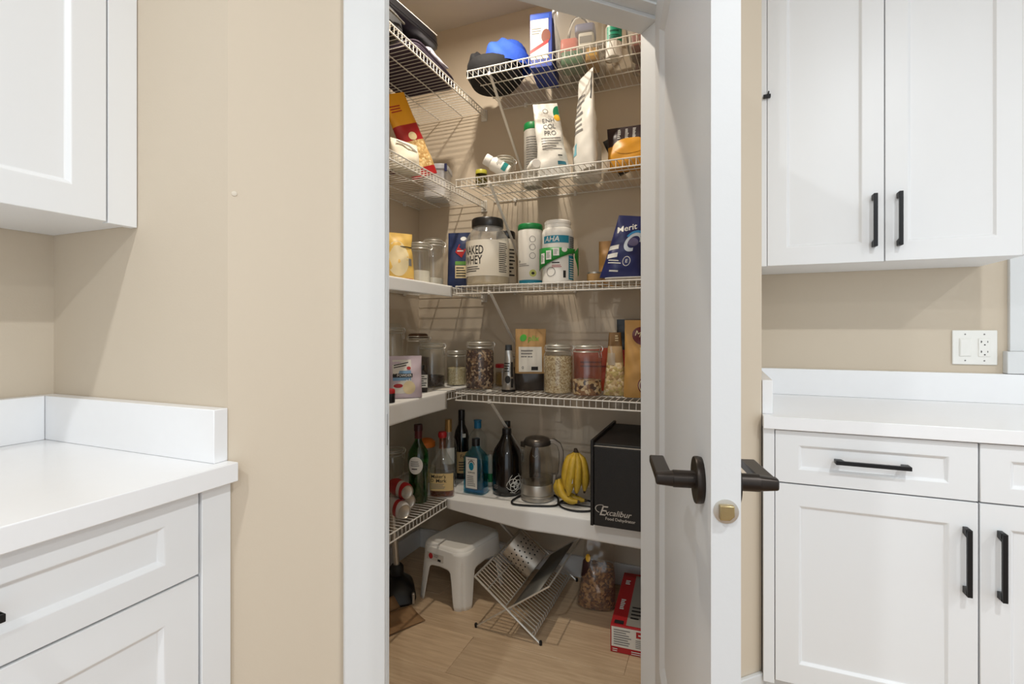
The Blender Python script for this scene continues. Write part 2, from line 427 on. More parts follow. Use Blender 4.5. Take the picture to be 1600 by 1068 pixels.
def lever(y, s, nm):
    r = MB().loft([(0, 0.0325, 0.0325), (0.004, 0.0335, 0.0335), (0.009, 0.0335, 0.0335), (0.0105, 0.0325, 0.0325)], 40)
    rs = r.build(nm, M_BRONZE, door, loc=(HX, y, HZ), rot=(R(90) if s < 0 else R(-90), 0, 0), angle=50)
    # local z of this part points away from the leaf face
    MB().lathe([(0.0125, 0.009), (0.0125, 0.040), (0.0105, 0.041)], 24).build('shaft', M_BRONZE, rs)
    sg = 1
    arm = MB()
    # neck then flat blade running towards the hinges
    arm.loft([(0.036, 0.0115, 0.0115, 2.6), (0.058, 0.0115, 0.009, 3.2), (0.0645, 0.010, 0.0085, 3.5)], 24)
    arm.box(-0.112, 0.0, -0.0065, 0.0065, 0.041, 0.0645)
    arm.build('lever', M_BRONZE, rs, bevel=0.0022)
    return rs
lever(yp, -1, 'lever_handle'); lever(yk, 1, 'lever_handle')
lt = MB().box(LWID - 0.001, LWID + 0.0008, (yp + yk) / 2 - 0.0125, (yp + yk) / 2 + 0.0125, HZ - 0.0395, HZ + 0.0025)
dl = MB().loft([(0, 0.0158, 0.0158), (0.0012, 0.0158, 0.0158), (0.0014, 0.0146, 0.0146)], 28).build('latch_plate', M_STEEL, door, loc=(LWID, (yp + yk) / 2, HZ - 0.021), rot=(0, R(90), 0))
MB().prism([(-0.0095, -0.009), (0.0095, -0.009), (0.0095, 0.003), (0.004, 0.009), (-0.0095, 0.009)], 0.001, 0.009).build('latch_bolt', M_BRASS, dl, bevel=0.001)
for z in (0.25, 1.05, 1.85):
    MB().lathe([(0.006, -0.045), (0.006, 0.045)], 14).build('hinge', M_BLACK, door, loc=(0, 0, z))

# ------------------------------------------------------------------ cabinets
def pull(parent, length, vertical, loc, name='handle'):
    # bar pull standing off a front that faces local -y
    h = length / 2; b = MB()
    b.box(-h, h, -0.032, -0.022, -0.0055, 0.0055)
    pts = [(-h, -0.030), (-h, 0.0), (-h + 0.018, 0.0), (-h + 0.023, -0.022), (-h + 0.03, -0.024)]
    M1 = Matrix(((1, 0, 0, 0), (0, 1, 0, 0), (0, 0, 1, 0), (0, 0, 0, 1)))
    b.prism(pts[::-1], -0.0055, 0.0055); b.prism([(-x, y) for x, y in pts], -0.0055, 0.0055)
    return fix_normals(b.build(name, M_BLACK, parent, bevel=0.001, loc=loc, rot=(0, R(90) if vertical else 0, 0)))
def front(parent, name, x0, x1, z0, z1, y, fx=0.063, fz=0.063, bev=0.008, dep=0.008, t=0.02):
    return fix_normals(panel_mesh(x1 - x0, z1 - z0, t, fx, fz, bev, dep).build(name, M_CAB, parent, bevel=0.0012, angle=20, loc=(x0, y - t, z0), seg=1))

# --- on the far side of the doorway: base cabinet against the back wall
BF = 1.738  # carcass front
bc = thing('base_cabinet', 'white base cabinet with black bar pulls below the outlet wall', 'cabinet', (0.125, BF, 0))
X = lambda u: u - 0.125
MB().box(0, 1.45, 0.0, RW - BF - 0.002, 0.10, 0.874).build('body', M_CABIN, bc)
MB().box(0, 1.45, 0.06, RW - BF - 0.01, 0.0, 0.10).build('toe_kick', M_CAB, bc)
MB().box(0.0005, 0.031, -0.020, 0.0, 0.10, 0.874).build('filler_strip', M_CAB, bc, bevel=0.001)
d = front(bc, 'drawer', X(0.158), X(0.641), 0.716, 0.872, 0, fz=0.042); pull(d, 0.178, False, (0.2415, 0, 0.078))
d = front(bc, 'drawer', X(0.645), X(1.128), 0.716, 0.872, 0, fz=0.042); pull(d, 0.178, False, (0.2415, 0, 0.078))
d = front(bc, 'door', X(0.158), X(0.641), 0.112, 0.712, 0); pull(d, 0.178, True, (0.483 - 0.028, 0, 0.445))
d = front(bc, 'door', X(0.645), X(1.128), 0.112, 0.712, 0); pull(d, 0.178, True, (0.040, 0, 0.445))
ct = thing('countertop', 'white quartz countertop and upstands under the outlet', 'countertop', (0.1245, 1.703, 0.876))
MB().box(0, 1.5, 0, RW - 1.703 - 0.001, 0, 0.038).build('slab', M_QUARTZ, ct, bevel=0.002)
MB().box(0.001, 1.5, RW - 1.703 - 0.031, RW - 1.703 - 0.001, 0.0382, 0.143).build('backsplash', M_QUARTZ, ct, bevel=0.0015)
MB().box(0.0005, 0.030, 0.051, RW - 1.703 - 0.032, 0.0382, 0.143).build('side_splash', M_QUARTZ, ct, bevel=0.0015)
# wall cabinet over it
UF = 2.04; UT = 2.60
uc = thing('wall_cabinet', 'white two-door wall cabinet above the outlet and countertop', 'cabinet', (0.125, UF, 1.395))
MB().box(0.0005, 0.754, 0.0, RW - UF - 0.002, 0.012, UT - 1.395).build('body', M_CAB, uc, bevel=0.001)
MB().box(0.002, 0.034, -0.020, 0.0, 0.01, UT - 1.395).build('filler_strip', M_CAB, uc, bevel=0.001)
d = front(uc, 'door', X(0.1605), X(0.5085), 0.010, UT - 1.395, 0, fx=0.062); pull(d, 0.175, True, (0.348 - 0.03, 0, 0.135))
d = front(uc, 'door', X(0.5115), X(0.8615), 0.010, UT - 1.395, 0, fx=0.062); pull(d, 0.175, True, (0.036, 0, 0.135))
MB().box(0.735, 0.758, -0.021, 0.0, 0.012, UT - 1.395).build('end_strip', M_CAB, uc, bevel=0.001)
lk = MB().box(-0.012, 0.012, -0.0155, 0, -0.005, 0.005).box(0.003, 0.007, -0.0155, 0, 0.004, 0.016)
tag(lk.build('cupboard_catch', M_BLACK, bevel=0.001, loc=(0.1585, 2.0195, 2.012)), 'tiny black catch clipped on the edge of the wall cabinet door', 'catch')
# outlet plate
op = thing('outlet_plate', 'white double plate with rocker switch and power outlet on beige wall', 'outlet', (0.862, RW - 0.001, 1.112))
MB().box(-0.065, 0.065, -0.006, 0, -0.063, 0.063).build('plate', M_PLAST, op, bevel=0.003)
sw = MB().box(-0.045, -0.010, -0.009, -0.005, -0.033, 0.033).build('switch', M_PLAST, op, bevel=0.0015)
MB().box(-0.0425, -0.0125, -0.0105, -0.008, -0.030, 0.030).build('rocker', M_PLAST, sw, bevel=0.001)
ou = MB().box(0.010, 0.045, -0.009, -0.005, -0.033, 0.033).build('receptacle', M_PLAST, op, bevel=0.0015)
sl = MB()
for z in (0.021, -0.015):
    sl.box(0.0165, 0.0185, -0.0096, -0.0085, z - 0.004, z + 0.004).box(0.0350, 0.0368, -0.0096, -0.0085, z - 0.003, z + 0.003).box(0.0165, 0.0205, -0.0096, -0.0085, z - 0.001, z + 0.001)
    sl.lathe([(0.0024, 0), (0.0024, 0.001)], 10, Matrix.Translation((0.0275, -0.0096, z - 0.011)) @ Matrix.Rotation(R(-90), 4, 'X'))
sl.build('slots', M_INK, ou)
for x in (-0.0275, 0.0275):
    for z in (0.048, -0.048):
        MB().lathe([(0.0028, 0), (0.002, 0.0012)], 10).build('screw', M_GREYINK, op, loc=(x, -0.006, z), rot=(R(90), 0, 0))
# window beside the cabinet
wn = structure('window_1', (W0, RW, WZ0), 0, 'white cased window at the end of the counter')
def wp(n, x0, x1, y0, y1, z0, z1, m=M_TRIM): return MB().box(x0, x1, y0, y1, z0, z1).build(n, m, wn, bevel=0.002)
ww, wh = W1 - W0, WZ1 - WZ0
wp('casing', -0.099, 0.0, -0.018, 0, 0.0, wh + 0.09); wp('casing', ww, ww + 0.099, -0.018, 0, 0, wh + 0.09); wp('casing', 0, ww, -0.018, 0, wh, wh + 0.09)
wp('window_sill', -0.112, ww + 0.112, -0.034, 0.0, -0.079, 0.0); wp('window_frame', 0, 0.05, 0.02, 0.08, 0, wh); wp('window_frame', ww - 0.05, ww, 0.02, 0.08, 0, wh)
wp('window_frame', 0.05, ww - 0.05, 0.02, 0.08, 0, 0.05); wp('window_frame', 0.05, ww - 0.05, 0.02, 0.08, wh - 0.05, wh)
wp('window_pane', 0.05, ww - 0.05, 0.045, 0.051, 0.05, wh - 0.05, M_CLEAR)

# --- beside the doorway: base cabinet along the left wall (fronts look to +x)
LF = -0.925
lb = thing('base_cabinet', 'white drawer cabinet with a wide filler beside the pantry casing', 'cabinet', (LF, AV - 0.001, 0), R(90))
# local x runs along +y (room), local -y looks to +x; x<0 goes towards the viewer
MB().box(-1.6, 0, 0.0, LF - LW - 0.002, 0.10, 0.874).build('body', M_CABIN, lb)
MB().box(-1.6, 0, 0.06, LF - LW - 0.01, 0, 0.10).build('toe_kick', M_CAB, lb)
MB().box(-0.0600, 0.0, -0.024, 0.0, 0.10, 0.875).build('filler_strip', M_CAB, lb, bevel=0.001)
for a, b in ((0.716, 0.872), (0.412, 0.712), (0.112, 0.408)):
    d = front(lb, 'drawer', -0.820, -0.0635, a, b, 0, fx=0.063, fz=0.044 if a > 0.7 else 0.06); pull(d, 0.178, False, (0.378, 0, (b - a) / 2))
lc = thing('countertop', 'white quartz countertop with upstands in the wall corner', 'countertop', (-0.879, AV - 0.001, 0.876), R(90))
cd = LW + 0.879
MB().box(-1.6, 0.0, 0.0, -cd - 0.001, 0, 0.038).build('slab', M_QUARTZ, lc, bevel=0.002)
MB().box(-0.030, 0.0, 0.030, -cd - 0.001, 0.0382, 0.143).build('side_splash', M_QUARTZ, lc, bevel=0.0015)
MB().box(-1.6, -0.031, -cd - 0.031, -cd - 0.001, 0.0382, 0.143).build('backsplash', M_QUARTZ, lc, bevel=0.0015)
LU = -1.212
lu = thing('wall_cabinet', 'white wall cabinet hanging over the countertop in the wall corner', 'cabinet', (LU, AV - 0.001, 1.395), R(90))
MB().box(-1.5, 0, 0.0, LU - LW - 0.002, 0.012, UT - 1.395).build('body', M_CAB, lu, bevel=0.001)
MB().box(-0.0575, -0.0005, -0.020, 0, 0.006, UT - 1.395).build('filler_strip', M_CAB, lu, bevel=0.001)
d = front(lu, 'door', -0.46, -0.0605, 0.008, UT - 1.395, 0, fx=0.062); pull(d, 0.175, True, (0.04, 0, 0.135))

# ------------------------------------------------------------------ ceiling lamps of the kitchen and the pantry
for i, (x, y, p) in enumerate(POTS):
    t = thing('recessed_downlight', ['recessed downlight over the drawer cabinet', 'recessed downlight in front of the wall cabinet', 'recessed downlight behind the viewer, cabinet side',
              'recessed downlight behind the viewer, drawer side', 'recessed downlight towards the window'][i], 'downlight', (x, y, CEIL), 0, 'kitchen downlights')
    MB().lathe([(0.085, -0.001), (0.085, -0.006), (0.068, -0.010), (0.067, -0.001)], 32, cap0=False, cap1=False).build('trim_ring', M_TRIM, t)
    MB().lathe([(0.066, -0.002), (0.066, -0.003)], 32).build('lens', emit('downlight_glow', (1, 0.95, 0.88), 3.0), t)
t = thing('pantry_lamp', 'round flush ceiling lamp inside the pantry', 'lamp', (PANTRY_LIGHT[0], PANTRY_LIGHT[1], CEIL))
MB().lathe([(0.10, 0), (0.10, -0.02), (0.09, -0.025)], 32).build('base', M_TRIM, t)
MB().lathe([(0.085, -0.025), (0.085, -0.05), (0.06, -0.066), (0.02, -0.07)], 32).build('diffuser', emit('lamp_glow', (1, 0.86, 0.66), 4.0), t)

# ------------------------------------------------------------------ wire shelves of the pantry
LEV = {1: 2.30, 2: 1.835, 3: 1.37, 4: 0.905, 5: 0.435}
SD = 0.406
RF = RW - SD          # front of the shelves on the back wall
LFR = LW + SD         # front of the shelves on the left wall
def wire_shelf(label, loc, rz, length, braces, group, end_bracket=None, wall_len=None):
    t = thing('wire_shelf', label, 'shelf', loc, rz, group)
    r = 0.0016; b = MB(); n = int(length / 0.0254)
    for i in range(n + 1):
        x = 0.004 + i * (length - 0.008) / n
        b.tube([(x, SD - 0.002, -r), (x, 0.003, -r), (x, 0.0, -r - 0.003), (x, 0.0, -0.036)], r, 5)
    b.build('deck_wires', M_WIRE, t, kind='stuff')
    for nm, y, z, rr in (('front_rail', 0.0, -0.0045, 0.0029), ('lip_rail', 0.0005, -0.036, 0.0031), ('middle_rod', 0.135, -0.0055, 0.0027), ('middle_rod', 0.27, -0.0055, 0.0027), ('back_rail', SD - 0.006, -0.0055, 0.0027)):
        MB().tube([(0, y, z), (length, y, z)], rr, 8).build(nm, M_WIRE, t)
    for x in braces:
        bb = MB(); p0 = Vector((x, 0.008, -0.030)); p1 = Vector((x, SD - 0.006, -0.345)); d = (p1 - p0); L = d.length
        Mx = Matrix.Translation(p0) @ d.to_track_quat('Z', 'X').to_matrix().to_4x4()
        bb.box(-0.0035, 0.0035, -0.0055, 0.0055, 0, L, Mx)
        bb.box(x - 0.006, x + 0.006, -0.002, 0.014, -0.042, -0.026)
        bb.box(x - 0.007, x + 0.007, SD - 0.010, SD - 0.001, -0.385, -0.325)
        bb.build('brace', M_WIRE, t, bevel=0.001)
    k = 0.12
    while k < length:
        MB().box(k - 0.006, k + 0.006, SD - 0.014, SD - 0.0005, -0.017, 0.004).lathe([(0.0035, 0), (0.003, 0.003)], 8, Matrix.Translation((k, SD - 0.014, -0.012)) @ Matrix.Rotation(R(90), 4, 'X')).build('wall_clip', M_WIRE, t, bevel=0.001)
        k += 0.31
    if end_bracket:
        MB().box(length, length + 0.006, -0.006, 0.026, -0.05, 0.008).box(length - 0.022, length + 0.001, -0.004, 0.006, -0.042, 0.0).build('end_bracket', M_WIRE, t, bevel=0.0015)
    return t
ordn = {1: 'topmost', 2: 'second from the top', 3: 'the middle one', 4: 'second from the bottom', 5: 'the lowest'}
for k in range(1, 6):
    u0 = {1: -1.010, 2: -1.066, 3: -1.066, 4: -1.066, 5: -1.066}[k]
    wire_shelf('white wire shelf on the pantry back wall, ' + ordn[k], (u0, RF, LEV[k]), 0, CB[0] - WT - 0.008 - u0, [-0.905 - u0], 'wire shelves on the pantry back wall', True)
    wire_shelf('white wire shelf on the pantry left wall, ' + ordn[k], (LFR, AV + WT + 0.004, LEV[k]), R(90), RW - AV - WT - 0.012, [0.35], 'wire shelves on the pantry left wall', True)
def liner(label, loc, rz, length, depth, drop, x_front0=0.0, x_front1=None, wob=0.003, taper=1.0):
    x_front1 = length if x_front1 is None else x_front1
    def z_edge(x): return 0.0006 * math.sin(x * 23)
    b = MB()
    b.grid(lambda a, c: (length * a, depth * c - 0.0045, 0.0016 + z_edge(length * a) * (1 - c) * 0.0), 40, 4)
    def fr(a, c):
        x = x_front0 + (x_front1 - x_front0) * a; w = wob * math.sin(x * 11 + 1) * c
        return (x, -0.0045 - 0.0018 * min(1, c * 12) - w * 0.4, 0.0016 - drop * c * (1 + 0.04 * math.sin(x * 5)) * (taper + (1 - taper) * min(1, a * 3)))
    b.grid(fr, 48, 12)
    o = b.build('shelf_liner', M_LINER, None, solid=0.0012, loc=loc, rot=(0, 0, rz), angle=50)
    return tag(o, label, 'shelf liner', 'sheets covering the wire shelves')
Y0 = AV + WT + 0.02
liner('white sheet folded over the middle shelf on the left wall', (LFR, Y0, LEV[3]), R(90), 1.975 - Y0, SD - 0.01, 0.050)
liner('white sheet covering the left wall shelf with the preserving jars', (LFR, Y0, LEV[4]), R(90), 2.33 - Y0, SD - 0.01, 0.078, 0, 1.925 - Y0)
liner('wide white sheet hanging over the lowest back shelf under the kettle', (-1.49, RF, LEV[5]), 0, 1.485, SD - 0.01, 0.084, 0.385, 1.485, taper=0.5)
LIN = 0.002

# ------------------------------------------------------------------ builders for groceries
def glaze(nm, r, g, b): return mat(nm, C(r, g, b), 0.4, var=0.05)
def clip_jar(label, u, v, z, rad, h, fill, fmat, group, lid_m=None, name='preserving_jar', neck=0.8, shoulder=0.72, rz=0.0, wire=True):
    t = thing(name, label, 'jar', (u, v, z), face(u, v, 25 + rz), group)
    s = shoulder * h; nr = rad * neck; hb = h * 0.86
    prof = [(rad * 0.9, 0.0), (rad * 0.98, 0.004), (rad, 0.012), (rad, s), (rad * 0.96, s + (hb - s) * 0.4), (nr * 1.03, s + (hb - s) * 0.85), (nr, hb), (nr * 1.06, hb + 0.002), (nr * 1.06, hb + 0.008)]
    MB().lathe(prof, 32, cap1=False).build('glass_body', M_CLEAR, t, angle=60)
    if fill > 0:
        q = [(r * 0.955, max(zz, 0.005)) for r, zz in prof if zz < fill]
        rr = q[-1][0]; q.append((rr * 0.995, fill)); q.append((rr * 0.5, fill + 0.004)); q.append((0.002, fill + 0.003))
        MB().lathe(q, 28).build('contents', fmat, t, angle=60, kind='stuff')
    lm = lid_m or M_CLEAR
    MB().lathe([(nr * 0.9, hb + 0.0115), (nr * 1.07, hb + 0.0115), (nr * 1.07, hb + 0.017), (nr * 0.95, h * 0.985), (nr * 0.7, h), (0.003, h)], 32).build('lid', lm, t, angle=50)
    MB().lathe([(nr * 1.08, hb + 0.0085), (nr * 1.08, hb + 0.011)], 32).build('gasket', mat('pale_gasket', C(222, 216, 204), 0.5), t)
    if wire:
        w = MB()
        w.tube([((nr * 1.09) * math.cos(a), (nr * 1.09) * math.sin(a), hb - 0.004) for a in [2 * math.pi * i / 28 for i in range(28)]], 0.0021, 5, True)
        w.tube([((nr * 1.1) * math.cos(a), (nr * 1.1) * math.sin(a), hb + 0.019) for a in [2 * math.pi * i / 28 for i in range(28)]], 0.0021, 5, True)
        x = nr * 1.1
        w.tube([(x, -0.012, hb - 0.004), (x + 0.010, -0.012, hb - 0.002), (x + 0.014, -0.010, hb + 0.010), (x + 0.009, -0.008, hb + 0.019), (x, -0.006, hb + 0.02)], 0.0022, 5)
        w.tube([(x, 0.012, hb - 0.004), (x + 0.010, 0.012, hb - 0.002), (x + 0.014, 0.010, hb + 0.010), (x + 0.009, 0.008, hb + 0.019), (x, 0.006, hb + 0.02)], 0.0022, 5)
        w.tube([(x + 0.006, -0.011, hb - 0.003), (x + 0.008, -0.011, hb - 0.03), (x + 0.008, 0.011, hb - 0.03), (x + 0.006, 0.011, hb - 0.003)], 0.0014, 5)
        w.tube([(-x, -0.008, hb - 0.004), (-x - 0.006, -0.008, hb + 0.008), (-x, -0.006, hb + 0.019)], 0.0014, 5)
        w.tube([(-x, 0.008, hb - 0.004), (-x - 0.006, 0.008, hb + 0.008), (-x, 0.006, hb + 0.019)], 0.0014, 5)
        w.build('wire_clasp', M_CHROME, t)
    return t
class Pouch:
    # stand-up bag; front looks to local -y
    def __init__(s, w, h, d, top=0.97, lean=0.0, side=0.0, pinch=0.06, n=2.6, wr=0.003, seed=1, dtop=0.004, fall=1.5, waist=None):
        s.__dict__.update(locals())
    def sec(s, t):
        hw = s.w / 2 * (1 - (1 - s.top) * t - s.pinch * math.sin(math.pi * min(1, t * 1.0)) * 0.5)
        if s.waist: hw *= 1 - s.waist[1] * math.exp(-((t - s.waist[0]) / 0.12) ** 2)
        k = min(1.0, 0.72 + t * 2.2) if t < 0.13 else 1 - max(0, (t - 0.3) / 0.7) ** s.fall
        hd = max(s.dtop / 2, s.d / 2 * max(0.0, k))
        return hw, hd, s.side * t, s.lean * t * t
    def mp(s, x, z, off=0.0008):
        t = max(0, min(1, z / s.h)); hw, hd, cx, cy = s.sec(t)
        xr = max(-0.97, min(0.97, x / hw)); y = -hd * (1 - abs(xr) ** s.n) ** (1 / s.n)
        y -= s.wr * s.nz(x, z)
        return (cx + xr * hw, cy + y - off, z)
    def nz(s, x, z):
        q = s.seed
        return (math.sin(x * 70 + z * 38 + q) * 0.5 + math.sin(z * 83 - x * 47 + q * 2.1) * 0.5) * min(1, 6 * z / s.h) * min(1, 5 * (1 - z / s.h))
    def band(s, t0, t1, parent, name, m, seg=36, rows=None, label=None, cap0=None, cap1=None, solid=0):
        rows = rows or max(3, int(20 * (t1 - t0))); v = []; f = []
        for i in range(rows + 1):
            t = t0 + (t1 - t0) * i / rows; hw, hd, cx, cy = s.sec(t); z = t * s.h
            for j in range(seg):
                a = 2 * math.pi * (j + 0.5) / seg; c, d = math.cos(a), math.sin(a)
                x = hw * math.copysign(abs(c) ** (2 / s.n), c); y = hd * math.copysign(abs(d) ** (2 / s.n), d)
                y += (-1 if d < 0 else 1) * s.wr * s.nz(x, z) * min(1, abs(d) * 2)
                v.append((cx + x, cy + y, z))
        for i in range(rows):
            for j in range(seg):
                j2 = (j + 1) % seg; f.append((i * seg + j, i * seg + j2, (i + 1) * seg + j2, (i + 1) * seg + j))
        if cap0 or (cap0 is None and t0 == 0): f.append(tuple(range(seg - 1, -1, -1)))
        if cap1 or (cap1 is None and t1 == 1): f.append(tuple(rows * seg + j for j in range(seg)))
        return MB().add(v, f).build(name, m, parent, angle=60, label=label)
def can_lying(label, loc, rz, r, h, m, group, band_m=None):
    t = thing('drink_can', label, 'can', loc, rz, group)
    Mx = Matrix.Rotation(R(90), 4, 'X')   # axis along local y; base ring to -y
    MB().lathe([(r * 0.78, 0.0), (r * 0.82, -0.002), (r * 0.95, 0.010), (r, 0.018), (r, h - 0.018), (r * 0.86, h - 0.004), (r * 0.84, h)], 28, Matrix.Translation((0, -h / 2, r)) @ Matrix.Rotation(R(-90), 4, 'X'), cap0=False).build('body', m, t, angle=50)
    MB().lathe([(0.002, 0.004), (r * 0.6, 0.004), (r * 0.74, 0.001), (r * 0.80, -0.003), (r * 0.84, 0.0)], 28, Matrix.Translation((0, -h / 2, r)) @ Matrix.Rotation(R(-90), 4, 'X'), cap1=False).build('can_end', M_STEEL, t, angle=60)
    if band_m:
        def bf(a, c):
            an = R(20 + 200 * a); y = -h / 2 + 0.018 + (h - 0.036) * (0.02 + 0.3 * c + 0.12 * math.sin(a * 6))
            return ((r + 0.0006) * math.cos(an), y, r + (r + 0.0006) * math.sin(an))
        MB().grid(bf, 20, 6).build('printed_band', band_m, t)
    return t
RED = glaze('print_red', 176, 30, 34); GREEN = glaze('print_green', 20, 128, 66); TEAL = glaze('print_teal', 26, 130, 158)
BLUE = glaze('print_blue', 40, 84, 190); NAVY = glaze('print_navy', 26, 34, 84); YELLOW = glaze('print_yellow', 232, 180, 54); ORANGE = glaze('print_orange', 226, 122, 42)
KRAFT = mat('kraft_paper', C(186, 148, 98), 0.75, var=0.1, scale=50, bump=0.15, bscale=40); CREAM = glaze('cream_print', 226, 208, 164)
WPOUCH = mat('white_foil', C(226, 224, 218), 0.38, var=0.03, bump=0.1, bscale=30); BPLAS = mat('black_plastic', C(22, 22, 24), 0.35)
FOIL = mat('silver_foil', C(178, 176, 172), 0.28, 0.8, var=0.1, bump=0.2, bscale=60)

# ------------------------------------------------------------------ top shelf, left wall
z = LEV[1]
P = thing('folded_cloth', 'dark plum folded cloth lying flat on the topmost left shelf', 'cloth', (-1.265, 1.87, z + 0.0005), R(4))
plum = mat('plum_cloth', C(58, 46, 62), 0.85, var=0.12, bump=0.3, bscale=90)
for i, (hx_, hy_) in enumerate(((0.150, 0.195), (0.146, 0.190), (0.148, 0.188))):
    MB().loft([(0.012 * i, hx_ * 0.98, hy_ * 0.98, 9), (0.012 * i + 0.004, hx_, hy_, 9), (0.012 * i + 0.009, hx_, hy_, 9), (0.012 * i + 0.0115, hx_ * 0.97, hy_ * 0.97, 9)], 40).build('fold', plum, P)
q = Pouch(0.26, 0.17, 0.05, wr=0.006, seed=3, fall=2.2, n=3)
bb = thing('plastic_bag', 'pale crumpled plastic bag under the black case on the topmost shelf', 'bag', (-1.26, 1.915, z + 0.038), 0)
q.band(0, 1, bb, 'film', mat('pale_lilac_plastic', C(206, 204, 214), 0.35, var=0.1, bump=0.5, bscale=35)).rotation_euler = (R(90), 0, R(180))
bb.children[0].location = (0, -0.085, 0.026)
bk = thing('black_bag', 'black soft bag at the doorway end of the topmost left shelf', 'bag', (-1.29, 1.50, z + 0.001), 0)
MB().loft([(0, 0.16, 0.15, 5), (0.012, 0.175, 0.165, 5), (0.06, 0.175, 0.165, 4), (0.078, 0.15, 0.14, 4)], 36).build('pouch', mat('black_nylon', C(20, 20, 23), 0.6, bump=0.3, bscale=60), bk)
MB().tube([(0.176, -0.12, 0.045), (0.19, -0.05, 0.03), (0.19, 0.05, 0.032), (0.176, 0.12, 0.045)], 0.004, 6).build('strap', mat('grey_webbing', C(96, 92, 84), 0.8), bk)
cs = thing('flat_case', 'flat black case with a bright upper edge lying above the plum cloth', 'case', (-1.31, 1.545, z + 0.096), 0)
cs.rotation_euler = (R(3.0), 0, R(-2))
MB().loft([(0, 0.15, 0.40, 10), (0.006, 0.158, 0.41, 10), (0.046, 0.158, 0.41, 10), (0.054, 0.150, 0.40, 10)], 44).build('shell', mat('black_gloss', C(18, 18, 21), 0.28), cs)
MB().tube([(0.158 * math.copysign(abs(math.cos(a)) ** 0.2, math.cos(a)), 0.41 * math.copysign(abs(math.sin(a)) ** 0.2, math.sin(a)), 0.018) for a in [2 * math.pi * (i + 0.5) / 40 for i in range(40)]], 0.0025, 5, True).build('zip', mat('dark_zip', C(52, 52, 56), 0.4, 0.6), cs)
MB().tube([(0.150, 0.02, 0.0545), (0.150, 0.38, 0.0545)], 0.002, 6).build('bright_edge', M_LABEL, cs)

# ------------------------------------------------------------------ top shelf, back wall
cp = thing('cap', 'crumpled blue and black cap on the topmost back shelf', 'cap', (-0.945, 2.115, z + 0.001), face(-0.925, 2.1, -10))
bl = mat('blue_cloth', C(46, 88, 196), 0.8, var=0.15, bump=0.4, bscale=70); bkc = mat('black_cloth', C(18, 18, 22), 0.85, bump=0.3, bscale=80)
def dome(hx_, hy_, hz_, z0, cx, seed, amp, lo=0.0):
    def fn(a, b):
        th = 2 * math.pi * a; ph = lo + (math.pi / 2 - lo) * b
        k = 1 + amp * math.sin(3 * th + seed) * math.cos(ph) + amp * 0.8 * math.sin(5 * th + 7 * ph + seed)
        return (cx + hx_ * k * math.cos(ph) * math.cos(th), hy_ * k * math.cos(ph) * math.sin(th), z0 + hz_ * k * math.sin(ph))
    return MB().grid(fn, 36, 14, True)
MB().loft([(0.0, 0.06, 0.085, 2.4, -0.02), (0.006, 0.10, 0.12, 2.4, -0.02), (0.04, 0.128, 0.135, 2.3, -0.012), (0.075, 0.125, 0.13, 2.3, -0.01), (0.09, 0.11, 0.115, 2.3, -0.01)], 36).build('brim', bkc, cp)
dome(0.112, 0.12, 0.135, 0.060, 0.040, 2.0, 0.075).build('crown', bl, cp, angle=60)
dome(0.050, 0.09, 0.085, 0.062, -0.088, 1.0, 0.05).build('panel', bkc, cp, angle=60)
cx_ = thing('carton', 'tall blue and white carton beside the crumpled blue cap', 'carton', (-0.718, 2.135, z + 0.001), face(-0.7, 2.1, -10))
MB().box(-0.050, 0.046, -0.10, 0.10, 0, 0.232).build('box', glaze('carton_blue', 34, 60, 150), cx_, bevel=0.002)
mp_ = flat_map(-0.10)
patch(cx_, 'white_panel', M_LABEL, -0.048, 0.030, 0.035, 0.222, mp_); disc(cx_, 'picture', glaze('carton_brown', 120, 62, 44), 0.02, 0.13, 0.02, 0.03, mp_, off=0.0012)
patch(cx_, 'red_stripe', RED, -0.049, 0.03, 0.085, 0.10, lambda x, zz, o: mp_(x, zz + 0.5 * x, o), off=0.0013); patch(cx_, 'blue_stripe', BLUE, -0.049, 0.035, 0.205, 0.225, mp_, off=0.0014)
fineprint(cx_, -0.042, 0.0, 0.14, 0.17, 3, mp_)
def tub_bin(label, u, v, w, d, h, rz):
    t = thing('plastic_bin', label, 'bin', (u, v, z + 0.001), rz)
    MB().loft([(0.0, w * 0.43, d * 0.43, 8), (0.004, w * 0.45, d * 0.45, 8), (h - 0.012, w * 0.5, d * 0.5, 8)], 40, cap1=False).build('tub', M_FILM, t, angle=60)
    MB().loft([(h - 0.012, w * 0.5, d * 0.5, 8), (h - 0.012, w * 0.525, d * 0.525, 8), (h, w * 0.525, d * 0.525, 8), (h, w * 0.5, d * 0.5, 8)], 40, cap0=False, cap1=False).build('rim', mat('bin_rim', C(214, 214, 212), 0.3), t, angle=40)
    return t
bn = tub_bin('clear plastic bin full of packets beside the tall carton', -0.560, 2.165, 0.215, 0.30, 0.215, R(8))
def inbox(name, label, cat, u, v, zz, rz, w, d, h, m, tilt=0.0, stripe=None):
    t = thing(name, label, cat, (u, v, zz), rz); t.rotation_euler = (0, R(tilt), rz)
    MB().loft([(0, w / 2 * 0.97, d / 2 * 0.97, 7), (0.003, w / 2, d / 2, 7), (h - 0.003, w / 2, d / 2, 7), (h, w / 2 * 0.96, d / 2 * 0.96, 7)], 28).build('wrapper', m, t)
    if stripe: patch(t, 'printed_panel', stripe, -w * 0.4, w * 0.4, h * 0.3, h * 0.75, flat_map(-d / 2))
    return t
inbox('snack_packet', 'green packet at the bottom of the clear bin', 'packet', -0.585, 2.12, z + 0.008, R(8), 0.10, 0.10, 0.055, glaze('packet_green', 44, 104, 64))
inbox('snack_packet', 'mustard packet at the bottom of the clear bin', 'packet', -0.502, 2.13, z + 0.008, R(8), 0.055, 0.12, 0.05, glaze('packet_mustard', 190, 140, 40), stripe=YELLOW)
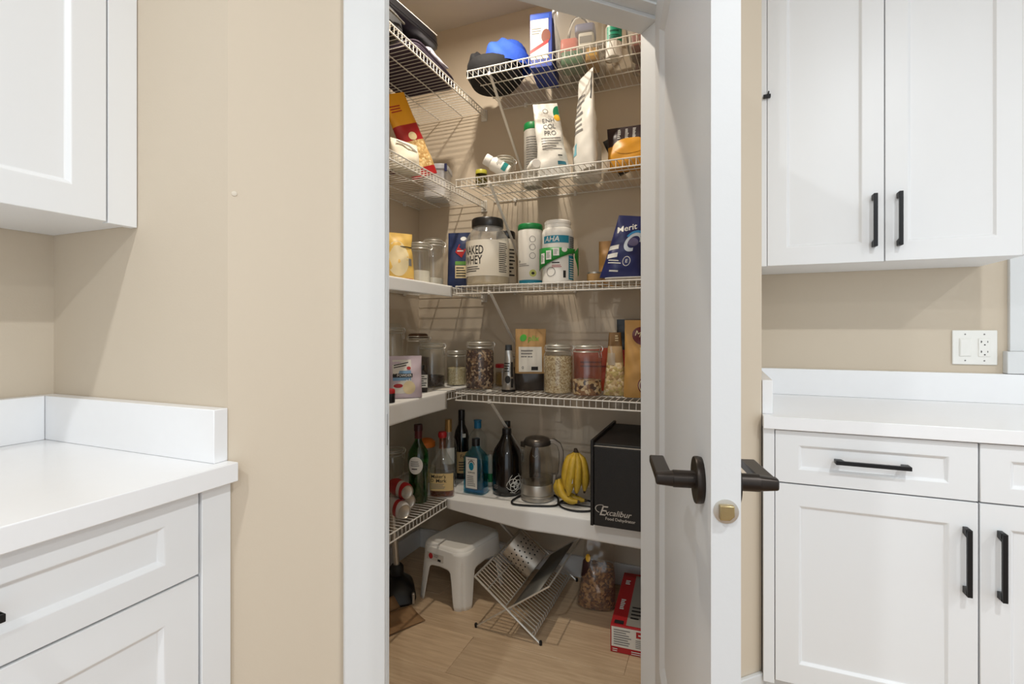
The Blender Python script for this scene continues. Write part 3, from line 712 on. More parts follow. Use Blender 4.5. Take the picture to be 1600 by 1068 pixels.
inbox('snack_packet', 'coral red packet inside the clear bin', 'packet', -0.600, 2.12, z + 0.066, R(8), 0.075, 0.09, 0.055, glaze('packet_coral', 206, 92, 72))
inbox('snack_packet', 'white packet with printed panel inside the clear bin', 'packet', -0.525, 2.115, z + 0.066, R(8), 0.065, 0.08, 0.065, M_LABEL, stripe=M_GREYINK)
inbox('snack_packet', 'slate blue packet on top inside the clear bin', 'packet', -0.530, 2.115, z + 0.134, R(8), 0.085, 0.10, 0.03, glaze('packet_slate', 96, 104, 150))
inbox('snack_packet', 'dark brown packet at the back of the clear bin', 'packet', -0.565, 2.24, z + 0.008, R(12), 0.13, 0.08, 0.10, glaze('packet_brown', 70, 52, 42))
cw = thing('wire_coil', 'coil of black and white cord lying on the clear bin contents', 'cord', (-0.575, 2.21, z + 0.112), 0)
for k_, (m_, ph) in enumerate(((BPLAS, 0.0), (M_PLAST, 0.6))):
    MB().tube([(0.055 * math.cos(a + ph) * (1 + 0.1 * math.sin(3 * a)), 0.05 * math.sin(a + ph), 0.05 + 0.05 * math.sin(a * 1.3 + ph) + 0.012 * a / 3) for a in [i * 0.35 for i in range(40)]], 0.004, 6).build('cord', m_, cw)
gb = thing('supplement_bottle', 'white bottle with a green label next to the clear bin', 'bottle', (-0.405, 2.09, z + 0.001), face(-0.42, 2.1))
MB().lathe([(0.031, 0), (0.034, 0.004), (0.034, 0.125), (0.026, 0.14), (0.024, 0.145)], 28).build('bottle', M_PLAST, gb); MB().lathe([(0.026, 0.145), (0.026, 0.165), (0.024, 0.168)], 28).build('cap', M_PLAST, gb)
patch(gb, 'green_label', glaze('label_seagreen', 40, 150, 120), -0.03, 0.045, 0.06, 0.12, cyl_map(0.034)); fineprint(gb, -0.015, 0.03, 0.09, 0.108, 1, cyl_map(0.034), glaze('deep_green_ink', 16, 84, 70)); fineprint(gb, -0.02, 0.035, 0.065, 0.085, 3, cyl_map(0.034), M_INK)
b2 = tub_bin('low clear plastic bin of small packets at the door end of the top shelf', -0.235, 2.16, 0.24, 0.30, 0.105, R(6))
cols_ = [(150, 60, 50), (190, 170, 130), (196, 150, 60), (90, 60, 50), (120, 140, 80), (214, 206, 190), (110, 40, 44), (176, 96, 50), (150, 140, 126)]
nm_ = ['brick red', 'oat coloured', 'amber', 'chocolate brown', 'olive', 'ivory', 'maroon', 'copper', 'putty']
for i, c in enumerate(cols_):
    m_ = glaze('sweet_%d' % i, *c); xx = -0.30 + 0.062 * (i % 3); yy = 2.07 + 0.088 * (i // 3)
    inbox('small_packet', nm_[i] + ' small packet in the clear bin at the door end', 'packet', xx, yy, z + 0.008, R(20 * i), 0.05, 0.07, 0.05 + 0.012 * (i % 2), m_)

# ------------------------------------------------------------------ second shelf, left wall
z = LEV[2]
q = Pouch(0.13, 0.37, 0.065, lean=0.0, wr=0.003, seed=2, top=0.95)
rb = thing('snack_bag', 'tall yellow and red bag leaning on the second left shelf', 'bag', (-1.225, 1.945, z + 0.032), R(62)); rb.rotation_euler = (R(-4), R(-24), R(62))
q.band(0, 0.10, rb, 'bottom_seal', RED); q.band(0.10, 0.42, rb, 'window', grains('corn_chips', [C(206, 170, 110), C(224, 196, 140), C(190, 150, 90)], 90)); q.band(0.42, 0.62, rb, 'red_band', RED); q.band(0.62, 1, rb, 'yellow_top', glaze('chips_yellow', 240, 172, 40))
fineprint(rb, -0.045, 0.03, 0.285, 0.32, 3, q.mp, RED); disc(rb, 'emblem', CREAM, 0.0, 0.175, 0.022, 0.018, q.mp)
q = Pouch(0.14, 0.125, 0.10, wr=0.005, seed=5)
wb_ = thing('paper_bag', 'rolled white paper bag beside the yellow and red bag', 'bag', (-1.215, 1.765, z + 0.001), R(70)); q.band(0, 1, wb_, 'paper', mat('white_paper', C(216, 208, 190), 0.8, bump=0.5, bscale=30))
MB().tube([(-0.05, -0.02, 0.112), (0.0, -0.035, 0.10), (0.05, -0.02, 0.09)], 0.005, 6).build('peg', M_PLAST, wb_)
fc = thing('food_container', 'clear food container with a white lid on the second left shelf', 'container', (-1.325, 2.215, z + 0.001), R(18))
MB().loft([(0.0, 0.050, 0.06, 6), (0.004, 0.055, 0.065, 6), (0.135, 0.063, 0.075, 6)], 36).build('tub', mat('frosted_plastic', C(200, 200, 204), 0.3, var=0.1, scale=18), fc)
MB().loft([(0.135, 0.064, 0.076, 6), (0.136, 0.069, 0.081, 6), (0.155, 0.069, 0.081, 6), (0.162, 0.062, 0.074, 6)], 36).build('lid', mat('lid_white', C(214, 218, 228), 0.35), fc)
MB().box(0.056, 0.069, -0.09, -0.081, 0.118, 0.156).build('clasp', NAVY, fc, bevel=0.002)
q = Pouch(0.22, 0.28, 0.05, wr=0.004, seed=8, fall=2.5)
dk = thing('striped_packet', 'dark maroon packet lying flat under the yellow and red bag', 'packet', (-1.385, 1.70, z + 0.028), R(8)); pb = q.band(0, 1, dk, 'wrapper', mat('maroon_wrapper', C(84, 40, 42), 0.4, var=0.6, scale=18)); pb.rotation_euler = (R(90), 0, R(180)); pb.location = (0, -0.14, 0.0)

# ------------------------------------------------------------------ second shelf, back wall
yj = thing('spice_jar', 'small jar with a yellow lid on the second back shelf', 'jar', (-1.005, 2.07, z + 0.001), 0)
MB().lathe([(0.024, 0), (0.027, 0.004), (0.027, 0.044), (0.024, 0.05)], 24).build('jar', glass('olive_glass', (0.62, 0.6, 0.3)), yj); MB().lathe([(0.0265, 0.05), (0.0265, 0.066), (0.025, 0.068)], 24).build('lid', glaze('olive_yellow', 182, 176, 62), yj)
MB().lathe([(0.022, 0.003), (0.0245, 0.007), (0.0245, 0.035)], 20).build('contents', glaze('olive_filling', 128, 120, 40), yj)
sj = clip_jar('empty stubby glass jar next to the pill bottles', -0.905, 2.105, z + 0.001, 0.042, 0.118, 0, None, 'clip-top preserving jars', neck=0.92, shoulder=0.6)
def pills(label, u, v, rz, h, r, lm, group):
    t = thing('pill_bottle', label, 'bottle', (u, v, z + r + 0.001), rz, group); t.rotation_euler = (R(90), 0, rz)
    MB().lathe([(r * 0.9, 0), (r, 0.003), (r, h * 0.66), (r * 0.75, h * 0.76), (r * 0.72, h * 0.78)], 28).build('bottle', M_PLAST, t); MB().lathe([(r * 0.8, h * 0.78), (r * 0.8, h), (r * 0.74, h * 1.02)], 28).build('cap', mat('cap_white', C(232, 230, 226), 0.5), t)
    patch(t, 'label', lm, -r * 1.4, r * 1.4, h * 0.12, h * 0.3, lambda x, zz, o=0.001: ((r + o) * math.sin(x / r + 0.6), (r + o) * math.cos(x / r + 0.6), zz)); fineprint(t, -r * 1.2, r * 1.2, h * 0.36, h * 0.6, 5, lambda x, zz, o=0.001: ((r + o) * math.sin(x / r + 0.6), (r + o) * math.cos(x / r + 0.6), zz))
    return t
pp = pills('white pill bottle with a teal stripe tipped against the jar', -0.775, 2.03, R(-70), 0.115, 0.031, glaze('pill_teal', 30, 128, 128), 'pill bottles')
pp.rotation_euler = (R(60), R(0), R(-62)); pp.location = (-0.855, 2.03, z + 0.030)
pills('small white pill bottle lying with its cap outwards', -0.738, 2.015, R(32), 0.085, 0.0235, glaze('pill_green', 26, 96, 64), 'pill bottles')
def canister(label, u, v, zz, r, h, cap_m, body_m, name='powder_canister', cap_h=0.03):
    t = thing(name, label, 'canister', (u, v, zz + 0.001), face(u, v))
    MB().lathe([(r * 0.94, 0), (r, 0.005), (r, h - cap_h - 0.006), (r * 0.97, h - cap_h)], 32).build('tub', body_m, t); MB().lathe([(r * 0.99, h - cap_h), (r * 1.02, h - cap_h + 0.002), (r * 1.02, h - 0.005), (r * 0.96, h)], 32).build('lid', cap_m, t)
    return t
c1 = canister('grey canister with a green lid behind the tall white pouch', -0.800, 2.20, z, 0.043, 0.295, GREEN, mat('grey_label', C(176, 172, 164), 0.5), cap_h=0.032)
fineprint(c1, -0.035, 0.04, 0.05, 0.23, 16, cyl_map(0.043))
q = Pouch(0.145, 0.335, 0.075, lean=0.03, side=-0.022, top=0.74, seed=4, wr=0.006, waist=(0.42, 0.08))
cg = thing('protein_pouch', 'tall white pouch with grey lettering and a green leaf corner', 'pouch', (-0.660, 2.085, z + 0.001), face(-0.66, 2.08, 4)); cg.rotation_euler = (0, R(-3), face(-0.66, 2.08, 4))
q.band(0, 1, cg, 'foil', WPOUCH)
for i, (s_, zz) in enumerate((('ENH', 0.247), ('COL', 0.217), ('PRO', 0.187))): text(cg, s_, 0.002, zz, 0.030, q.mp, mat('slate_ink', C(92, 96, 98), 0.6), sx=0.9, bold=0.0004)
disc(cg, 'green_leaf', glaze('leaf_green', 20, 120, 84), 0.05, 0.288, 0.022, 0.032, q.mp); disc(cg, 'yellow_flower', YELLOW, 0.042, 0.262, 0.014, 0.017, q.mp, off=0.0014); ringmark(cg, 'round_mark', M_GREYINK, -0.005, 0.295, 0.012, 0.012, 0.2, q.mp)
fineprint(cg, 0.022, 0.045, 0.078, 0.09, 1, q.mp, M_INK); patch(cg, 'teal_mark', glaze('mark_teal', 40, 110, 130), 0.018, 0.055, 0.045, 0.06, q.mp); fineprint(cg, -0.04, 0.05, 0.11, 0.17, 5, q.mp)
wo = thing('supplement_bottle', 'white bottle standing behind the two white pouches', 'bottle', (-0.540, 2.185, z + 0.001), face(-0.54, 2.17))
MB().lathe([(0.058, 0), (0.063, 0.006), (0.063, 0.145), (0.05, 0.17), (0.045, 0.174)], 32).build('bottle', M_PLAST, wo); MB().lathe([(0.048, 0.174), (0.048, 0.212), (0.045, 0.216)], 32).build('cap', M_PLAST, wo)
q = Pouch(0.15, 0.405, 0.07, lean=0.0, top=0.85, seed=9, wr=0.004, n=2.2)
wpz = thing('protein_pouch', 'tall white pouch seen edge-on reaching towards the top shelf', 'pouch', (-0.515, 2.055, z + 0.001), face(-0.515, 2.05, -62))
q.band(0, 1, wpz, 'foil', WPOUCH); patch(wpz, 'blue_mark', glaze('mark_aqua', 120, 186, 204), -0.05, -0.015, 0.07, 0.12, q.mp); fineprint(wpz, -0.05, 0.03, 0.15, 0.32, 7, q.mp)
patch(wpz, 'dark_edge', M_INK, 0.058, 0.0635, 0.28, 0.39, q.mp, off=0.002)
q = Pouch(0.185, 0.175, 0.09, seed=6, wr=0.005, top=1.05)
yb_ = thing('snack_pouch', 'plump yellow pouch with a dark brown top by the door', 'pouch', (-0.335, 2.09, z + 0.001), face(-0.35, 2.08, -8))
q.band(0, 0.52, yb_, 'yellow_half', glaze('mango_yellow', 214, 152, 44)); q.band(0.52, 1, yb_, 'brown_half', glaze('dark_cocoa', 40, 24, 28))
disc(yb_, 'mango_arc', glaze('mango_yellow', 214, 152, 44), 0.0, 0.085, 0.07, 0.035, q.mp, off=0.0016)
for i in range(3): fineprint(yb_, -0.05 + 0.03 * i, -0.036 + 0.03 * i, 0.118, 0.165, 6 + i, q.mp, M_WINK, off=0.002)
q = Pouch(0.07, 0.17, 0.03, seed=7, wr=0.002)
dp_ = thing('snack_packet', 'narrow black packet leaning behind the plump yellow pouch', 'packet', (-0.375, 2.215, z + 0.026), face(-0.4, 2.2)); dp_.rotation_euler = (0, R(-24), face(-0.4, 2.2)); q.band(0, 1, dp_, 'wrapper', BPLAS); fineprint(dp_, -0.01, 0.02, 0.05, 0.13, 4, q.mp, RED)

# ------------------------------------------------------------------ middle shelf, left wall
z = LEV[3] + LIN + 0.001
FLOUR = mat('flour', C(226, 218, 202), 0.9, var=0.03, scale=60, bump=0.2)
q = Pouch(0.125, 0.21, 0.085, seed=3, wr=0.006, top=0.9, waist=(0.72, 0.10))
fb = thing('flour_bag', 'yellow and cream flour bag tied with a dark elastic', 'bag', (-1.245, 1.775, z), R(52)); q.band(0, 1, fb, 'paper', glaze('flour_bag_yellow', 226, 186, 96))
disc(fb, 'cream_panel', CREAM, -0.015, 0.10, 0.046, 0.075, q.mp); patch(fb, 'red_foot', RED, -0.055, 0.05, 0.006, 0.018, q.mp); patch(fb, 'barcode_panel', M_GREYINK, 0.028, 0.042, 0.07, 0.10, q.mp, off=0.002)
hw, hd, _, _ = q.sec(0.72); MB().tube([(hw * 1.02 * math.cos(a), hd * 1.06 * math.sin(a), 0.151) for a in [2 * math.pi * i / 28 for i in range(28)]], 0.0022, 6, True).build('elastic', BPLAS, fb)
clip_jar('short clip-top jar a third full of flour beside the yellow bag', -1.225, 1.90, z, 0.047, 0.19, 0.062, FLOUR, 'clip-top preserving jars', shoulder=0.68, neck=0.84)
clip_jar('tall clip-top jar with a little flour at the bottom', -1.250, 2.055, z, 0.049, 0.235, 0.045, FLOUR, 'clip-top preserving jars', shoulder=0.75, neck=0.86)
q = Pouch(0.11, 0.265, 0.06, seed=5, wr=0.004, lean=0.01, top=0.98)
nv = thing('grain_pouch', 'slim navy pouch with a red diamond beside the big black-lidded tub', 'pouch', (-1.140, 2.105, z), face(-1.1, 2.1, -14)); q.band(0, 1, nv, 'foil', glaze('pouch_navy', 38, 52, 92))
ringmark(nv, 'red_diamond', RED, 0.012, 0.175, 0.026, 0.034, 0.95, q.mp, seg=4, rot=R(12)); patch(nv, 'green_strip', glaze('strip_green', 96, 150, 60), -0.01, 0.05, 0.108, 0.125, q.mp); patch(nv, 'pale_panel', CREAM, -0.01, 0.05, 0.045, 0.105, q.mp); fineprint(nv, -0.005, 0.045, 0.05, 0.10, 4, q.mp, M_INK, off=0.002)
fineprint(nv, -0.004, 0.03, 0.168, 0.182, 1, q.mp, M_WINK, off=0.0022); disc(nv, 'white_mark', M_WINK, 0.022, 0.235, 0.014, 0.01, q.mp)

# ------------------------------------------------------------------ middle shelf, back wall
z = LEV[3] + 0.001
def ribbed_tub(label, u, v, r, h, body_m, lid_m, lid_r, name='powder_tub', sh=0.7, lid_h=0.04, glassy=None):
    t = thing(name, label, 'tub', (u, v, z), face(u, v, 0))
    pr = [(r * 0.9, 0), (r * 0.97, 0.006), (r, 0.02), (r, h * sh), (r * 0.96, h * (sh + 0.06)), (lid_r * 1.02, h - lid_h - 0.014), (lid_r * 0.97, h - lid_h - 0.008), (lid_r * 0.97, h - lid_h)]
    MB().lathe(pr, 40).build('tub', body_m, t, angle=50); lid = MB()
    n = 48
    lid.lathe([(lid_r, h - lid_h), (lid_r * 1.01, h - lid_h + 0.003), (lid_r * 1.01, h - 0.006), (lid_r * 0.95, h)], n).build('lid', lid_m, t)
    return t
wh_ = ribbed_tub('big clear protein tub with a black lid and cream label', -0.985, 2.095, 0.099, 0.312, glass('tub_clear', (0.92, 0.91, 0.87), rough=0.08, ior=1.5, haze=0.2), BPLAS, 0.072, sh=0.66)
MB().lathe([(0.086, 0.004), (0.094, 0.010), (0.096, 0.045), (0.04, 0.052), (0.002, 0.05)], 36).build('powder', mat('protein_powder', C(226, 210, 176), 0.9), wh_)
cm = cyl_map(0.099)
patch(wh_, 'label', mat('label_cream', C(228, 222, 208), 0.55, var=0.01), -0.30, 0.30, 0.045, 0.205, cm, nx=56); text(wh_, 'NAKED', -0.072, 0.158, 0.054, cm, M_INK, sx=0.60, bold=0.0012); text(wh_, 'WHEY', -0.074, 0.114, 0.054, cm, M_INK, sx=0.64, bold=0.0012)
fineprint(wh_, -0.12, -0.035, 0.062, 0.09, 3, cm, M_INK); fineprint(wh_, 0.052, 0.105, 0.06, 0.195, 15, cm, M_INK)
t2 = ribbed_tub('slim tub with a black lid tucked behind the big protein tub', -0.968, 2.268, 0.053, 0.285, mat('tub_ivory', C(212, 204, 188), 0.4), BPLAS, 0.046, sh=0.8); fineprint(t2, -0.02, 0.05, 0.06, 0.2, 8, cyl_map(0.055), M_INK)
c2 = canister('white canister with a green lid and small round seal', -0.787, 2.125, z - 0.001, 0.055, 0.277, GREEN, M_PLAST, cap_h=0.026); m2 = cyl_map(0.055)
disc(c2, 'round_seal', glaze('seal_green', 190, 196, 110), 0.012, 0.055, 0.016, 0.016, m2); disc(c2, 'seal_bird', M_INK, 0.012, 0.055, 0.007, 0.006, m2, off=0.0016); patch(c2, 'teal_foot', TEAL, -0.06, 0.07, 0.008, 0.026, m2, nx=16)
for zz in (0.205, 0.17, 0.132): ringmark(c2, 'icon_ring', M_GREYINK, 0.01, zz, 0.014, 0.014, 0.15, m2)
text(c2, 'o', -0.055, 0.11, 0.024, m2, M_INK); fineprint(c2, -0.06, -0.005, 0.085, 0.10, 2, m2)
ah = thing('powder_tub', 'white tub with a teal label wearing a green paper band', 'tub', (-0.645, 2.085, z), face(-0.645, 2.085, 4)); r_ = 0.068
MB().lathe([(r_ * 0.97, 0), (r_ * 1.0, 0.006), (r_ * 0.985, 0.014), (r_ * 0.985, 0.205), (r_, 0.21), (r_, 0.222), (r_ * 0.93, 0.236), (0.057, 0.24)], 40).build('tub', M_PLAST, ah, angle=30)
MB().lathe([(0.055, 0.24), (0.057, 0.242), (0.057, 0.254), (0.055, 0.256), (0.0575, 0.258), (0.0575, 0.268), (0.053, 0.273)], 40).build('lid', M_PLAST, ah, angle=30)
m3 = cyl_map(r_ * 0.985); patch(ah, 'teal_block', TEAL, -0.075, 0.045, 0.172, 0.203, m3, nx=16); patch(ah, 'teal_panel', TEAL, 0.045, 0.12, 0.018, 0.12, m3, nx=12); patch(ah, 'grey_panel', mat('panel_grey', C(170, 178, 182), 0.5), 0.045, 0.12, 0.125, 0.203, m3, nx=12)
text(ah, 'AHA', -0.03, 0.187, 0.032, m3, M_WINK, off=0.0018, shear=0.2, bold=0.001); fineprint(ah, 0.05, 0.11, 0.022, 0.11, 9, m3, M_WINK, off=0.002); fineprint(ah, 0.05, 0.11, 0.13, 0.2, 9, m3, M_INK, off=0.002)
fineprint(ah, -0.03, 0.015, 0.082, 0.094, 1, m3, M_INK); fineprint(ah, -0.03, 0.02, 0.068, 0.08, 2, m3, RED); patch(ah, 'small_mark', M_INK, 0.018, 0.03, 0.025, 0.055, m3); ringmark(ah, 'round_mark', M_GREYINK, -0.035, 0.05, 0.02, 0.02, 0.12, m3)
# green band looped around the tub
def band(a0, a1, zc, slope, rr, wd, nm):
    return MB().grid(lambda a, b: ((rr + 0.012 * abs(a - 0.5)) * math.sin(a0 + (a1 - a0) * a), -(rr + 0.012 * abs(a - 0.5)) * math.cos(a0 + (a1 - a0) * a), zc + slope * (a - 0.5) - wd / 2 + wd * b), 24, 3)
def wedge(a0, a1, fz, fw, fr_):
    return MB().grid(lambda a, b: (fr_(a) * math.sin(a0 + (a1 - a0) * a), -fr_(a) * math.cos(a0 + (a1 - a0) * a), fz(a) - fw(a) / 2 + fw(a) * b), 24, 3)
gb_o = wedge(R(-84), R(70), lambda a: 0.105 + 0.035 * a + 0.004 * math.sin(3 * a), lambda a: 0.095 - 0.075 * min(1, a * 1.25), lambda a: r_ + 0.008 + 0.018 * max(0, 0.25 - a)).build('green_band', glaze('band_green', 24, 136, 52), ah, solid=0.001)
gf_ = wedge(R(64), R(112), lambda a: 0.125 - 0.035 * a, lambda a: 0.025 + 0.075 * min(1, a * 2.2), lambda a: r_ + 0.010 + 0.020 * a).build('green_flag', glaze('band_green', 24, 136, 52), ah, solid=0.001)
gm = lambda x, zz, off=0.0: ((r_ + 0.0105 + 0.02 * max(0, -0.045 - x)) * math.sin(x / r_), -(r_ + 0.0105 + 0.02 * max(0, -0.045 - x)) * math.cos(x / r_), zz)
for i in range(3):
    zc = 0.108 + 0.012 * i; hh = 0.022 - 0.003 * i
    blk = patch(gb_o, 'white_block', M_WINK, -0.080 + 0.029 * i, -0.058 + 0.029 * i, zc - hh, zc + hh, gm, nx=4, nz=2); fineprint(blk, -0.077 + 0.029 * i, -0.061 + 0.029 * i, zc - hh * 0.7, zc + hh * 0.7, 5, lambda x, zz, off=0.0: tuple(Vector(gm(x, zz)) * 1.0 + Vector((0.0008 * math.sin(x / r_), -0.0008 * math.cos(x / r_), 0))), M_GREYINK)
disc(gb_o, 'white_spot', M_WINK, 0.020, 0.142, 0.011, 0.011, gm); fineprint(gf_, 0.088, 0.108, 0.085, 0.125, 4, lambda x, zz, off=0.0: ((r_ + 0.0265) * math.sin(x / r_), -(r_ + 0.0265) * math.cos(x / r_), zz), M_WINK)
q = Pouch(0.165, 0.26, 0.085, seed=2, wr=0.005, lean=0.0, side=0.025, top=0.62, n=2.4)
nb = thing('foil_bag', 'navy bag with a white swirl and slanted lettering leaning right', 'bag', (-0.375, 2.065, z + 0.012), face(-0.38, 2.06, 4)); nb.rotation_euler = (0, R(5), face(-0.38, 2.06, 4))
q.band(0, 1, nb, 'foil', glaze('bag_navy', 28, 36, 92)); text(nb, 'Merit', -0.01, 0.205, 0.036, q.mp, M_WINK, rot=R(18), shear=0.2, bold=0.0008); ringmark(nb, 'white_swirl', mat('swirl', C(206, 218, 232), 0.5), 0.025, 0.15, 0.046, 0.03, 0.35, q.mp, rot=R(55), a0=-60, a1=230); disc(nb, 'swirl_core', glaze('core_purple', 96, 92, 130), 0.022, 0.15, 0.022, 0.018, q.mp)
ringmark(nb, 'blue_arc', glaze('arc_blue', 60, 150, 214), 0.03, 0.162, 0.044, 0.034, 0.25, q.mp, rot=R(40), a0=10, a1=120, off=0.002)
for i in range(2): fineprint(nb, -0.066, -0.018, 0.112 - 0.034 * i, 0.138 - 0.034 * i, 1, lambda x, zz, off=0.001: q.mp(x, zz + 0.25 * (x + 0.04), off), M_WINK, fill=0.7)
ringmark(nb, 'round_mark', M_WINK, 0.01, 0.07, 0.015, 0.02, 0.12, q.mp); text(nb, 'E', 0.01, 0.07, 0.02, q.mp, M_WINK); fineprint(nb, -0.06, -0.01, 0.055, 0.075, 2, q.mp, M_WINK); fineprint(nb, -0.05, 0.0, 0.02, 0.035, 1, q.mp, M_WINK)
pl = MB().loft([(0, 0.08, 0.07, 5), (0.009, 0.092, 0.085, 5), (0.0115, 0.092, 0.085, 5), (0.0095, 0.088, 0.081, 5)], 36, cap1=False).add([], [])
tag(pl.build('serving_tray', M_PLAST, loc=(-0.335, 2.055, z), rot=(0, 0, R(3))), 'thin white tray under the navy bag on the middle shelf', 'tray')
q = Pouch(0.10, 0.205, 0.05, seed=4, wr=0.006)
k1 = thing('kraft_bag', 'crumpled tan bag half hidden behind the navy bag', 'bag', (-0.455, 2.255, z), face(-0.46, 2.2, -10)); q.band(0, 1, k1, 'paper', mat('tan_wrapper', C(164, 122, 66), 0.5, var=0.25, scale=25))
q = Pouch(0.13, 0.265, 0.06, seed=6, wr=0.004)
k2_ = thing('kraft_bag', 'tan paper bag behind the black box at the door edge', 'bag', (-0.270, 2.27, z), face(-0.28, 2.2)); q.band(0, 1, k2_, 'paper', KRAFT)
bx = thing('tea_box', 'small black box with pale lettering by the navy bag', 'box', (-0.232, 2.19, z + 0.0), face(-0.25, 2.12)); MB().box(-0.07, 0.055, -0.025, 0.025, 0, 0.145).build('box', BPLAS, bx, bevel=0.002); fineprint(bx, -0.06, 0.03, 0.04, 0.13, 5, flat_map(-0.025), M_WINK)
cn = thing('open_tin', 'low tan tin behind the foot of the navy bag', 'tin', (-0.50, 2.16, z), 0); MB().lathe([(0.032, 0), (0.034, 0.003), (0.034, 0.05), (0.032, 0.052)], 28).build('tin', KRAFT, cn); MB().lathe([(0.0345, 0.048), (0.0345, 0.055), (0.033, 0.056)], 28).build('rim', M_STEEL, cn)

# ------------------------------------------------------------------ fourth shelf, left wall (on its sheet)
z = LEV[4] + LIN + 0.001
G = 'clip-top preserving jars'
OATS = grains('oats', [C(196, 170, 126), C(214, 192, 152), C(170, 140, 98), C(224, 206, 170)], 190)
RICE = grains('rice', [C(214, 200, 160), C(226, 214, 180), C(200, 184, 140)], 240)
SEEDS = grains('dark_seeds', [C(60, 46, 38), C(84, 66, 52), C(44, 34, 30)], 240)
clip_jar('tall clip-top jar of yellow grain at the doorway edge', -1.395, 1.93, z, 0.052, 0.30, 0.125, grains('millet', [C(196, 170, 104), C(210, 188, 126)], 260), G, shoulder=0.78, neck=0.86)
clip_jar('clip-top jar with a brown lid at the back of the jar shelf', -1.405, 2.165, z, 0.060, 0.252, 0.13, grains('lentils', [C(88, 58, 42), C(70, 44, 34), C(110, 76, 54)], 220), G, lid_m=mat('brown_lid', C(92, 66, 44), 0.4, 0.5))
clip_jar('big clip-top jar with dark seeds at the bottom', -1.270, 2.075, z, 0.063, 0.213, 0.05, SEEDS, G, neck=0.80)
clip_jar('small clip-top jar half full of white rice', -1.185, 2.165, z, 0.047, 0.170, 0.085, RICE, G, neck=0.84, shoulder=0.68)
q = Pouch(0.135, 0.165, 0.065, seed=3, wr=0.004, top=0.98)
pw_ = thing('powder_pouch', 'pale pink pouch with a black printed strip on the jar shelf', 'pouch', (-1.155, 1.685, z), R(42)); q.band(0, 1, pw_, 'foil', mat('pale_pink', C(206, 190, 200), 0.45, bump=0.2))
patch(pw_, 'white_panel', M_LABEL, -0.05, 0.022, 0.02, 0.15, q.mp); patch(pw_, 'blue_arch', glaze('arch_blue', 120, 160, 196), -0.05, 0.02, 0.07, 0.108, q.mp, off=0.0012); patch(pw_, 'black_strip', M_INK, -0.05, 0.026, 0.082, 0.097, q.mp, off=0.0016); text(pw_, 'POWDER', -0.006, 0.0895, 0.0135, q.mp, M_WINK, off=0.0022, bold=0.0004)
fineprint(pw_, -0.045, 0.012, 0.124, 0.142, 2, lambda x, zz, off=0.002: q.mp(x, zz + 0.2 * x, 0.002), M_INK); disc(pw_, 'red_dot', RED, 0.012, 0.118, 0.008, 0.006, q.mp, off=0.002); disc(pw_, 'cream_heap', CREAM, 0.012, 0.042, 0.024, 0.026, q.mp, off=0.002); disc(pw_, 'red_badge', RED, -0.03, 0.05, 0.018, 0.008, q.mp, off=0.0022)
vb = thing('extract_bottle', 'small dark bottle with a white label beside the pale pink pouch', 'bottle', (-1.195, 1.87, z), face(-1.2, 1.87, 4)); MB().loft([(0, 0.023, 0.018, 4), (0.003, 0.025, 0.020, 4), (0.082, 0.025, 0.020, 4), (0.095, 0.012, 0.012, 2), (0.1, 0.011, 0.011, 2)], 28).build('bottle', glaze('dark_amber', 34, 24, 20), vb); MB().lathe([(0.0125, 0.097), (0.0125, 0.113), (0.0115, 0.115)], 20).build('cap', BPLAS, vb)
patch(vb, 'label', M_LABEL, -0.023, 0.023, 0.02, 0.075, flat_map(-0.020)); fineprint(vb, -0.019, 0.02, 0.025, 0.072, 5, flat_map(-0.020), M_INK)
st = thing('spice_tin', 'small red and black tin at the edge of the jar shelf', 'tin', (-1.128, 1.545, z), R(45)); MB().lathe([(0.020, 0), (0.021, 0.002), (0.021, 0.044), (0.020, 0.046)], 24).build('tin', BPLAS, st); MB().lathe([(0.0213, 0.034), (0.0213, 0.046), (0.018, 0.05)], 24).build('lid', RED, st)
pc = MB().grid(lambda a, b: (-0.05 + 0.10 * a, -0.035 + 0.07 * b, 0.003 * math.sin(3 * a) * math.sin(3 * b)), 8, 6)
tag(pc.build('paper_slip', M_LABEL, solid=0.0006, loc=(-1.150, 1.985, z + 0.0008), rot=(0, 0, R(30))), 'loose white paper slip in front of the dark seed jar', 'paper')

# ------------------------------------------------------------------ fourth shelf, back wall
z = LEV[4] + 0.001
clip_jar('big clip-top jar full of dark chopped nuts', -1.020, 2.085, z, 0.066, 0.226, 0.178, grains('dark_granola', [C(90, 62, 50), C(60, 38, 32), C(150, 116, 86), C(196, 170, 140), C(74, 46, 38)], 120), G)
rl = thing('glass_jar', 'short glass jar with a red lid behind the silver pouch', 'jar', (-0.970, 2.235, z), 0); MB().lathe([(0.032, 0), (0.036, 0.004), (0.036, 0.08), (0.032, 0.09)], 28, cap1=False).build('glass_body', M_CLEAR, rl); MB().lathe([(0.034, 0.088), (0.036, 0.09), (0.036, 0.104), (0.033, 0.106)], 28).build('lid', RED, rl); MB().lathe([(0.029, 0.003), (0.033, 0.007), (0.033, 0.065)], 24).build('contents', glaze('honey', 150, 116, 52), rl)
q = Pouch(0.062, 0.205, 0.055, seed=8, wr=0.002, top=0.45, n=2.2, fall=1.1)
sv = thing('coffee_pouch', 'slim silver and black pouch standing edge-on', 'pouch', (-0.855, 2.035, z), face(-0.86, 2.03)); q.band(0, 0.05, sv, 'black_foot', BPLAS); q.band(0.05, 0.88, sv, 'foil', FOIL); q.band(0.88, 1, sv, 'black_seal', BPLAS)
disc(sv, 'spade_mark', M_INK, -0.004, 0.055, 0.012, 0.017, q.mp); patch(sv, 'black_edge', M_INK, 0.010, 0.020, 0.02, 0.13, q.mp); fineprint(sv, -0.018, 0.006, 0.085, 0.13, 4, q.mp, M_INK)
